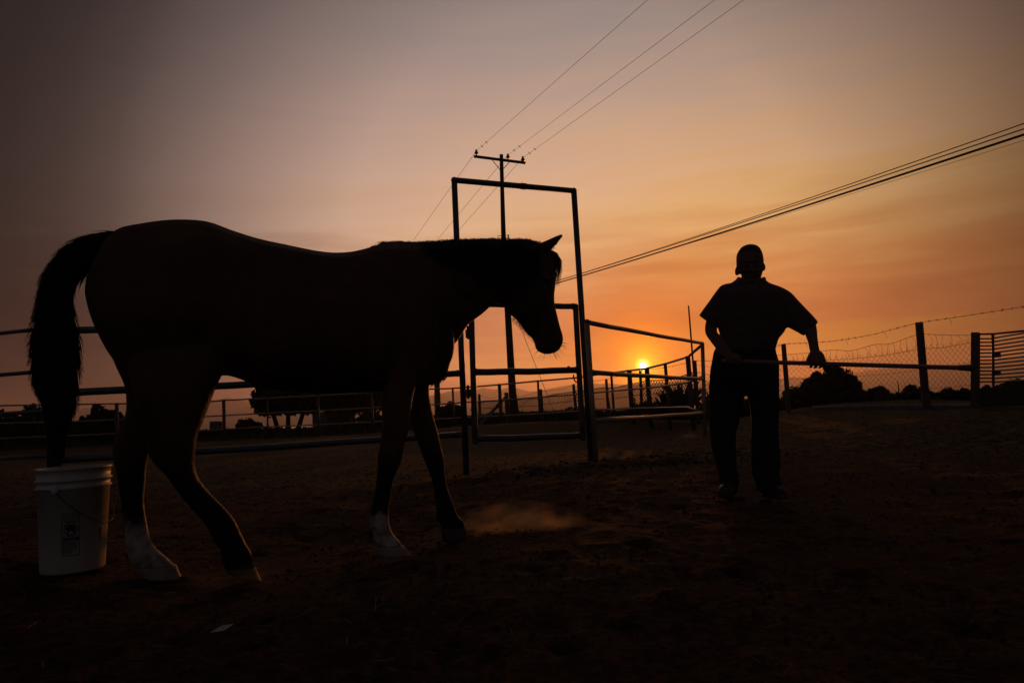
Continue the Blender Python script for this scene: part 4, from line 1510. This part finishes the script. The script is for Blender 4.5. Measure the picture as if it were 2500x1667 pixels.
grip(1789, MP(1779, 868, .24), 0.068, 1)
grip(1994, MP(1992, 862, .31), 0.072, -1)
weld('body', bm, 0.0055, 2, M['skin'], man)

# hair cap
hm_ = MB()
mloft(hm_, [((1820, 600), (1848, 600), .06, 0.0), ((1809, 606), (1856, 606), .088, 0.0), ((1800.5, 618), (1861.5, 617), .097, -.010), ((1797.5, 628), (1864, 627), .092, -.034), ((1797.5, 644), (1865, 641), .082, -.045), ((1799, 660), (1863, 655), .07, -.055), ((1806, 670), (1858, 668), .05, -.05)], pw=1.0)
hair = weld('hair', hm_, 0.006, 2, M['manhair'], man)
for s_, x in ((0.098, 1823.5), (0.098, 1845)):
    MB().ellipsoid(MP(x, 649.5, 0.084), 0.011, 0.009, 0.007, 10, 6).build('eye', M['ceramic'], man, True)

# shirt
sb = MB()
mloft(sb, lv([(680, 1800, 1868, .055, -.06), (690, 1786, 1878, .065, -.05), (700, 1766, 1902, .085, -.03), (714, 1754, 1920, .12), (735, 1746, 1927, .13), (765, 1748, 1926, .135), (797, 1752, 1921, .135), (813, 1756, 1913, .132),
              (826, 1757, 1902, .13), (838, 1756, 1898, .13), (852, 1752, 1894, .13), (860, 1748, 1895, .128)]))
mloft(sb, [((1790, 690), (1800, 780), .09, 0), ((1764, 695), (1775, 795), .085, 0), ((1750, 709), (1763, 801), .075, 0), ((1733, 733), (1757, 803), .07, .01), ((1719, 752), (1753, 800), .068, .02), ((1706.5, 770), (1750, 798), .066, .03)])
mloft(sb, [((1880, 692), (1880, 790), .09, 0), ((1904, 699), (1898, 798), .085, 0), ((1930, 713), (1910, 800), .08, 0.0), ((1948, 732), (1922, 799), .078, .02), ((1967, 752), (1937, 806), .074, .04), ((1985, 770.5), (1950, 813), .07, .07), ((1998, 786), (1962, 820), .068, .1)])
# collar, placket, pocket, folds
sb.tube([MP(1803, 679, -.03), MP(1806, 688, .05), MP(1826, 706, .105)], [0.014, 0.014, 0.01], 7)
sb.tube([MP(1866, 679, -.03), MP(1864, 688, .05), MP(1842, 706, .105)], [0.014, 0.014, 0.01], 7)
sb.tube([MP(1834, 706, .105), MP(1832, 770, .135), MP(1829, 850, .13)], 0.009, 6)
rnd = random.Random(4)
for _ in range(22):
    x, y = rnd.uniform(1785, 1872), rnd.uniform(765, 845)
    a = rnd.uniform(.2, 1.0) * (1 if x < 1828 else -1)
    dq = lambda px: .132 * math.sqrt(max(0.05, 1 - ((px - 1830) / 82) ** 2)) - 0.004
    sb.tube([MP(x - 18, y - 18 * a, dq(x - 18) - .006), MP(x, y, dq(x)), MP(x + 18, y + 18 * a, dq(x + 18) - .006)], [0.004, 0.009, 0.004], 6)
weld('shirt', sb, 0.008, 2, M['shirt'], man)
MB().box(MP(1864, 748, .128), 0.09, 0.006, 0.11, -0.42).build('shirt_pocket', M['shirt'], man)

tr = MB()
mloft(tr, lv([(850, 1746, 1893, .12), (862, 1741.5, 1896, .125), (882, 1738, 1902, .135), (905, 1733.5, 1903, .14), (930, 1732, 1903, .135), (952, 1731, 1903, .12), (966, 1732, 1902, .10)]))
mloft(tr, lv([(930, 1732, 1822, .11), (955, 1731, 1819, .11), (972, 1730, 1816, .11), (1003, 1730, 1810, .105), (1034, 1730.5, 1804, .10), (1062, 1733, 1797, .095), (1092, 1737, 1797, .09), (1125, 1745, 1798, .085), (1151, 1753, 1801, .085), (1162, 1755, 1803, .088), (1174, 1757, 1806, .09), (1184, 1760, 1802, .08)]))
mloft(tr, lv([(930, 1822, 1903, .11), (955, 1824, 1903, .11), (980, 1828, 1903, .11), (1003, 1832, 1903, .105), (1034, 1834, 1902, .10), (1054, 1834, 1901, .095), (1092, 1833, 1903, .09), (1131, 1834, 1907, .085), (1152, 1836, 1903, .085), (1163, 1838, 1906, .088), (1178, 1844, 1908.5, .09), (1194, 1846, 1904, .085)]))
for _ in range(26):
    side = rnd.random() < .5
    x = rnd.uniform(1765, 1784) if side else rnd.uniform(1858, 1882)
    y = rnd.uniform(1080, 1175)
    a = rnd.uniform(-.4, .4)
    tr.tube([MP(x - 16, y - 16 * a, .065), MP(x, y, .082), MP(x + 16, y + 10 * a, .065)], [0.004, 0.012, 0.004], 6)
weld('trousers', tr, 0.008, 2, M['trousers'], man)
mb = MB()
mloft(mb, [((1746, 851), (1894, 851), .134, 0), ((1744, 858), (1895, 858), .134, 0)], 1)
mb.build('belt', M['boot'], man, True)
MB().box(MP(1826, 855, .137), 0.05, 0.01, 0.035, -0.36).build('belt_buckle', M['boot'], man)


def boot(ankle, heel, toe, w):
    mb = MB()
    a, h, t_ = MP(*ankle), MP(*heel), MP(*toe)
    mb.tube([a + Vector((0, 0, .03)), a, (a + h) / 2], [0.058, 0.056, 0.055], 12)
    pts = [h + Vector((0, 0, .045)), h.lerp(t_, .3) + Vector((0, 0, .055)), h.lerp(t_, .65) + Vector((0, 0, .042)), h.lerp(t_, .9) + Vector((0, 0, .036)), t_ + Vector((0, 0, .034))]
    mb.tube(pts, [0.042, 0.05, 0.046, 0.04, 0.022], 12)
    mb2 = mb
    for p_, r_ in ((h, .04), (h.lerp(t_, .5), .048), (h.lerp(t_, .85), .045)):
        mb2.ellipsoid(p_ + Vector((0, 0, .014)), r_ * 1.05, r_ * 1.05, .016, 12, 6)
    weld('boot', mb2, 0.007, 2, M['boot'], man)


boot((1781, 1178, 0), (1785, 1210, -.04), (1765, 1215, .20), .05)
boot((1875, 1184, 0), (1872, 1214, -.02), (1912, 1219, .18), .05)

# ------------------------------------------------------------------ bucket
BD = 3.05
bc = P(178, 1388, BD)
bc.z -= 0.0
bt = P(181.5, 1139, BD)
H = (bt - bc).length
RB, RT = 0.122, 0.140
ax = (bt - bc).normalized()
bux = Vector((1, 0, 0)); bux = (bux - ax * bux.dot(ax)).normalized(); buy = ax.cross(bux)
bk = thing('bucket', bc, 'white plastic pail with a drooping wire handle standing behind the horse', 'bucket')


def brad(v):
    return RB + (RT - RB) * v


def bp(ang, v, off=0.0):
    r = brad(v) + off
    return bc + ax * (v * H) + bux * (r * math.cos(ang)) + buy * (r * math.sin(ang))


prof = [(0.0, 0.0), (0.985, 0.0), (1.0, 0.012), (1.0, 0.80), (1.06, 0.803), (1.06, 0.815), (1.005, 0.818), (1.005, 0.872), (1.06, 0.875), (1.06, 0.888), (1.004, 0.89), (1.004, 0.975), (1.035, 0.98), (1.035, 1.0), (0.97, 1.0), (0.955, 0.97), (0.95, 0.03), (0, 0.03)]
rings = [[bc + ax * (v * H) + (bux * math.cos(a) + buy * math.sin(a)) * (max(k, 0.001) * brad(v)) for a in [2 * math.pi * j / 56 for j in range(56)]] for k, v in prof]
o = MB().rings(rings, False).build('pail', M['bucket'], bk)
o.data.polygons.foreach_set('use_smooth', [abs(p.normal.dot(ax)) < 0.5 for p in o.data.polygons])
# handle lug and wire bail


def frame_ang(x, y):
    """angle on the pail's wall under frame position x (camera side)"""
    best = (1e9, 0)
    for k in range(181):
        a = math.pi + math.pi * k / 180
        for sgn in (1,):
            q = bp(a, (1390 - y) / 251)
            if (q - bc).dot(Vector((bc.x, bc.y, 0)).normalized()) > 0.05:
                continue
            d = q - EYE
            px = 1250 + FPX * d.dot(CR) / d.dot(F)
            if abs(px - x) < best[0]:
                best = (abs(px - x), a)
    return best[1]


toc = (EYE - bc); toc.z = 0; toc.normalize()
AC = math.atan2(toc.dot(buy), toc.dot(bux))     # angle facing the camera


def ang_px(x, v):
    r = brad(v) * FPX / BD
    cxp = 178 + 3.5 * v
    q = max(-0.98, min(0.98, (x - cxp) / (r * 1.19)))
    return AC + math.asin(q)


# make sure growing x goes right
d0 = bp(AC + 0.3, 0.5) - bp(AC, 0.5)
SG = 1 if d0.dot(CR) > 0 else -1


def bang(x, v):
    return AC + SG * (ang_px(x, v) - AC)


lug = bp(bang(139, .80), .80, 0.008)
MB().ellipsoid(lug, 0.016, 0.012, 0.02, 12, 8).build('lug', M['bucket'], bk, True)
lug2 = bp(bang(139, .80) + math.pi, .80, 0.008)
MB().ellipsoid(lug2, 0.016, 0.012, 0.02, 12, 8).build('lug', M['bucket'], bk, True)
bail = [lug]
for x, y in ((152, 1205), (175, 1230), (203, 1254), (230, 1270), (243, 1281), (255, 1277), (262, 1273)):
    v = (1390 - y) / 251
    bail.append(bp(bang(x, v), v, 0.022))
a_last = bang(262, .45)
for k in range(1, 6):
    v = .46 + 0.34 * k / 5
    bail.append(bp(a_last + SG * (k / 5) * (bang(139, .8) + SG * math.pi - a_last) * SG, v, 0.02))
MB().tube(cat_rom([tuple(q) for q in bail], 4), 0.0023, 6).build('handle', M['wire'], bk, True)


def patch(mb, x0, x1, y0, y1, off=0.0008):
    n = 5
    i = len(mb.v)
    for k in range(n + 1):
        x = x0 + (x1 - x0) * k / n
        for y in (y0, y1):
            v = (1390 - y) / 251
            mb.v.append(bp(bang(x, v), v, off))
    for k in range(n):
        mb.f.append((i + 2 * k, i + 2 * k + 2, i + 2 * k + 3, i + 2 * k + 1))


lb_ = MB()
for x0, x1, y0, y1 in ((152, 193.5, 1246, 1247.6), (152, 193.5, 1345, 1346.6), (152, 153.3, 1246, 1346), (192.2, 193.5, 1246, 1346)):
    patch(lb_, x0, x1, y0, y1)
for y, a_, b_, th in ((1251, 155, 190, 1.6), (1255, 156, 188, 1.0), (1258.5, 156, 190, 1.0), (1262, 156, 184, 1.0), (1303.5, 155, 191, 7.0), (1313, 155, 190, 1.5), (1316, 155, 189, 1.5), (1319, 155, 190, 1.5), (1322, 155, 186, 1.5), (1325, 155, 190, 1.5), (1328, 155, 188, 1.5), (1331, 155, 190, 1.5), (1334, 155, 176, 1.5), (1337, 155, 178, 1.5), (1340, 155, 174, 1.5)):
    x = a_
    rr = random.Random(int(y * 10))
    while x < b_:
        wl = rr.uniform(3, 8)
        patch(lb_, x, min(x + wl, b_), y, y + th)
        x += wl + 1.2
patch(lb_, 155, 191, 1265, 1266)
patch(lb_, 155, 191, 1300.0, 1301)
# round emblem: ring with a pail and tipping figure
cxm, cym, rm = 173, 1283, 16.5
for k in range(36):
    a0, a1 = 2 * math.pi * k / 36, 2 * math.pi * (k + 1) / 36
    i = len(lb_.v)
    for a, r in ((a0, rm), (a1, rm), (a1, rm - 2.2), (a0, rm - 2.2)):
        x, y = cxm + r * math.cos(a), cym + r * math.sin(a)
        v = (1390 - y) / 251
        lb_.v.append(bp(bang(x, v), v, 0.0011))
    lb_.f.append((i, i + 1, i + 2, i + 3))
for poly in ([(164, 1278), (168, 1273), (176, 1273), (184, 1277), (186, 1283), (182, 1285), (181, 1293), (178, 1293), (177, 1287), (170, 1288), (168, 1294), (165, 1294), (165, 1286), (161, 1283)],):
    i = len(lb_.v)
    for x, y in poly:
        v = (1390 - y) / 251
        lb_.v.append(bp(bang(x, v), v, 0.0014))
    lb_.f.append(tuple(range(i, i + len(poly))))
lb_.build('label_print', M['print'], bk)
# dirt stain streak low on the pail
dm = MB()
patch(dm, 240, 243.5, 1290, 1312)
patch(dm, 241, 242.5, 1312, 1322)
dm.build('stain', M['clod'], bk)

# ------------------------------------------------------------------ small things on the ground
pc = P(540, 1556, 2.0)
t_ = (gz(pc.x, 2.0))
d = ray(540, 1556)
tt = (EYE.z - 0.02) / -d.z
pc = EYE + d * tt
pc.z = gz(pc.x, pc.y) + 0.006
o = mesh_obj('paper_scrap', [pc + Vector(q) for q in ((-0.028, -0.014, -0.006), (0.018, -0.016, 0.0), (0.03, 0.022, 0.006), (-0.004, 0.02, 0.004), (-0.028, -0.014, -0.0045), (0.018, -0.016, 0.0015), (0.03, 0.022, 0.0075), (-0.004, 0.02, 0.0055))],
             [(3, 2, 1, 0), (4, 5, 6, 7), (0, 1, 5, 4), (1, 2, 6, 5), (2, 3, 7, 6), (3, 0, 4, 7)], M['paper'])
tag(o, 'pale torn paper scrap lying on the dirt below the hind hooves', 'paper scrap')

rnd = random.Random(21)
mb = MB()
for _ in range(9000):
    y = 1.2 + 11 * rnd.random() ** 1.4
    x = rnd.uniform(-0.85, 0.85) * y + rnd.uniform(-0.3, 0.3)
    s = rnd.choice((0.003, 0.004, 0.005, 0.006, 0.008, 0.011)) * rnd.uniform(0.7, 1.5)
    if rnd.random() < 0.008:
        s = rnd.uniform(0.014, 0.024)
    p = Vector((x, y, gz(x, y) + s * 0.1))
    q = [Vector((rnd.uniform(.6, 1.3) * a, rnd.uniform(.6, 1.3) * b, rnd.uniform(.4, .9) * c)) * s for a, b, c in ((1, 0, 0), (-1, 0, 0), (0, 1, 0), (0, -1, 0), (0, 0, 1), (0, 0, -1))]
    i = len(mb.v)
    mb.v += [p + a for a in q]
    for f_ in ((0, 2, 4), (2, 1, 4), (1, 3, 4), (3, 0, 4), (2, 0, 5), (1, 2, 5), (3, 1, 5), (0, 3, 5)):
        mb.f.append(tuple(i + k for k in f_))
# heap of turned soil round the right arch post
for _ in range(900):
    x, y = 1.0 + rnd.gauss(0, 0.9), 7.3 + rnd.gauss(0, 0.35)
    y += (x - 1.0) * 0.36
    s = rnd.uniform(0.008, 0.026)
    p = Vector((x, y, gz(x, y) + 0.04 * rnd.random()))
    i = len(mb.v)
    mb.v += [p + Vector((rnd.uniform(.6, 1.3) * a, rnd.uniform(.6, 1.3) * b, rnd.uniform(.4, .9) * c)) * s for a, b, c in ((1, 0, 0), (-1, 0, 0), (0, 1, 0), (0, -1, 0), (0, 0, 1), (0, 0, -1))]
    for f_ in ((0, 2, 4), (2, 1, 4), (1, 3, 4), (3, 0, 4), (2, 0, 5), (1, 2, 5), (3, 1, 5), (0, 3, 5)):
        mb.f.append(tuple(i + k for k in f_))
o = mb.build('dirt_clods', M['clod'])
tag(o, 'loose clods and pebbles over the yard', 'clods', kind='stuff')

mb = MB()
for _ in range(9000):
    y = 1.3 + 17 * rnd.random() ** 1.1
    if y < 6 and rnd.random() < 0.86:
        continue
    x = rnd.uniform(-0.8, 0.85) * y
    L = rnd.uniform(0.02, 0.09)
    a = rnd.uniform(0, math.pi)
    p = Vector((x, y, gz(x, y) + rnd.uniform(0.004, 0.02)))
    d = Vector((math.cos(a), math.sin(a), rnd.uniform(-.25, .3))) * L
    w = Vector((-math.sin(a), math.cos(a), 0)) * 0.0012
    u = Vector((0, 0, 0.0018))
    i = len(mb.v)
    mb.v += [p - w, p + w, p + u, p + d - w, p + d + w, p + d + u]
    mb.f += [(i, i + 1, i + 4, i + 3), (i + 1, i + 2, i + 5, i + 4), (i + 2, i, i + 3, i + 5)]
o = mb.build('loose_straw', M['straw'])
tag(o, 'scattered straw stalks on the dirt', 'straw', kind='stuff')


# ------------------------------------------------------------------ kicked-up dust
def dust(c, r, dens, name, seed):
    mb = MB().ellipsoid((0, 0, 0), 1, 1, 1, 20, 12)
    m = bpy.data.materials.new('dust_puff')
    m.use_nodes = True
    t = m.node_tree
    t.nodes.clear()
    v = t.nodes.new('ShaderNodeVolumePrincipled')
    v.inputs['Color'].default_value = (0.76, 0.54, 0.29, 1)
    v.inputs['Anisotropy'].default_value = 0.5
    tcn = t.nodes.new('ShaderNodeTexCoord')
    ln = t.nodes.new('ShaderNodeVectorMath')
    ln.operation = 'LENGTH'
    t.links.new(tcn.outputs['Object'], ln.inputs[0])
    fall = math_node(t, 'SUBTRACT', 1.0, ln.outputs['Value'], True)
    nz_ = t.nodes.new('ShaderNodeTexNoise')
    nz_.inputs['Scale'].default_value = 2.4
    nz_.inputs['Detail'].default_value = 4
    t.links.new(tcn.outputs['Object'], nz_.inputs['Vector'])
    q = math_node(t, 'MULTIPLY', math_node(t, 'SUBTRACT', nz_.outputs['Fac'], 0.40), 4.0, True)
    dd = math_node(t, 'MULTIPLY', math_node(t, 'MULTIPLY', fall, q), dens)
    t.links.new(dd, v.inputs['Density'])
    out = t.nodes.new('ShaderNodeOutputMaterial')
    t.links.new(v.outputs[0], out.inputs['Volume'])
    o = mb.build(name, m)
    o.location = c
    o.scale = r
    tag(o, 'faint puff of dust drifting low ahead of the far forehoof' if seed == 1 else 'thin dust at the toe of the near hind hoof', 'dust', kind='stuff')


dust(P(1266, 1288, 3.8), (0.40, 0.24, 0.15), 13.0, 'dust', 1)
dust(P(560, 1405, 2.85), (0.26, 0.16, 0.05), 3.0, 'dust', 2)
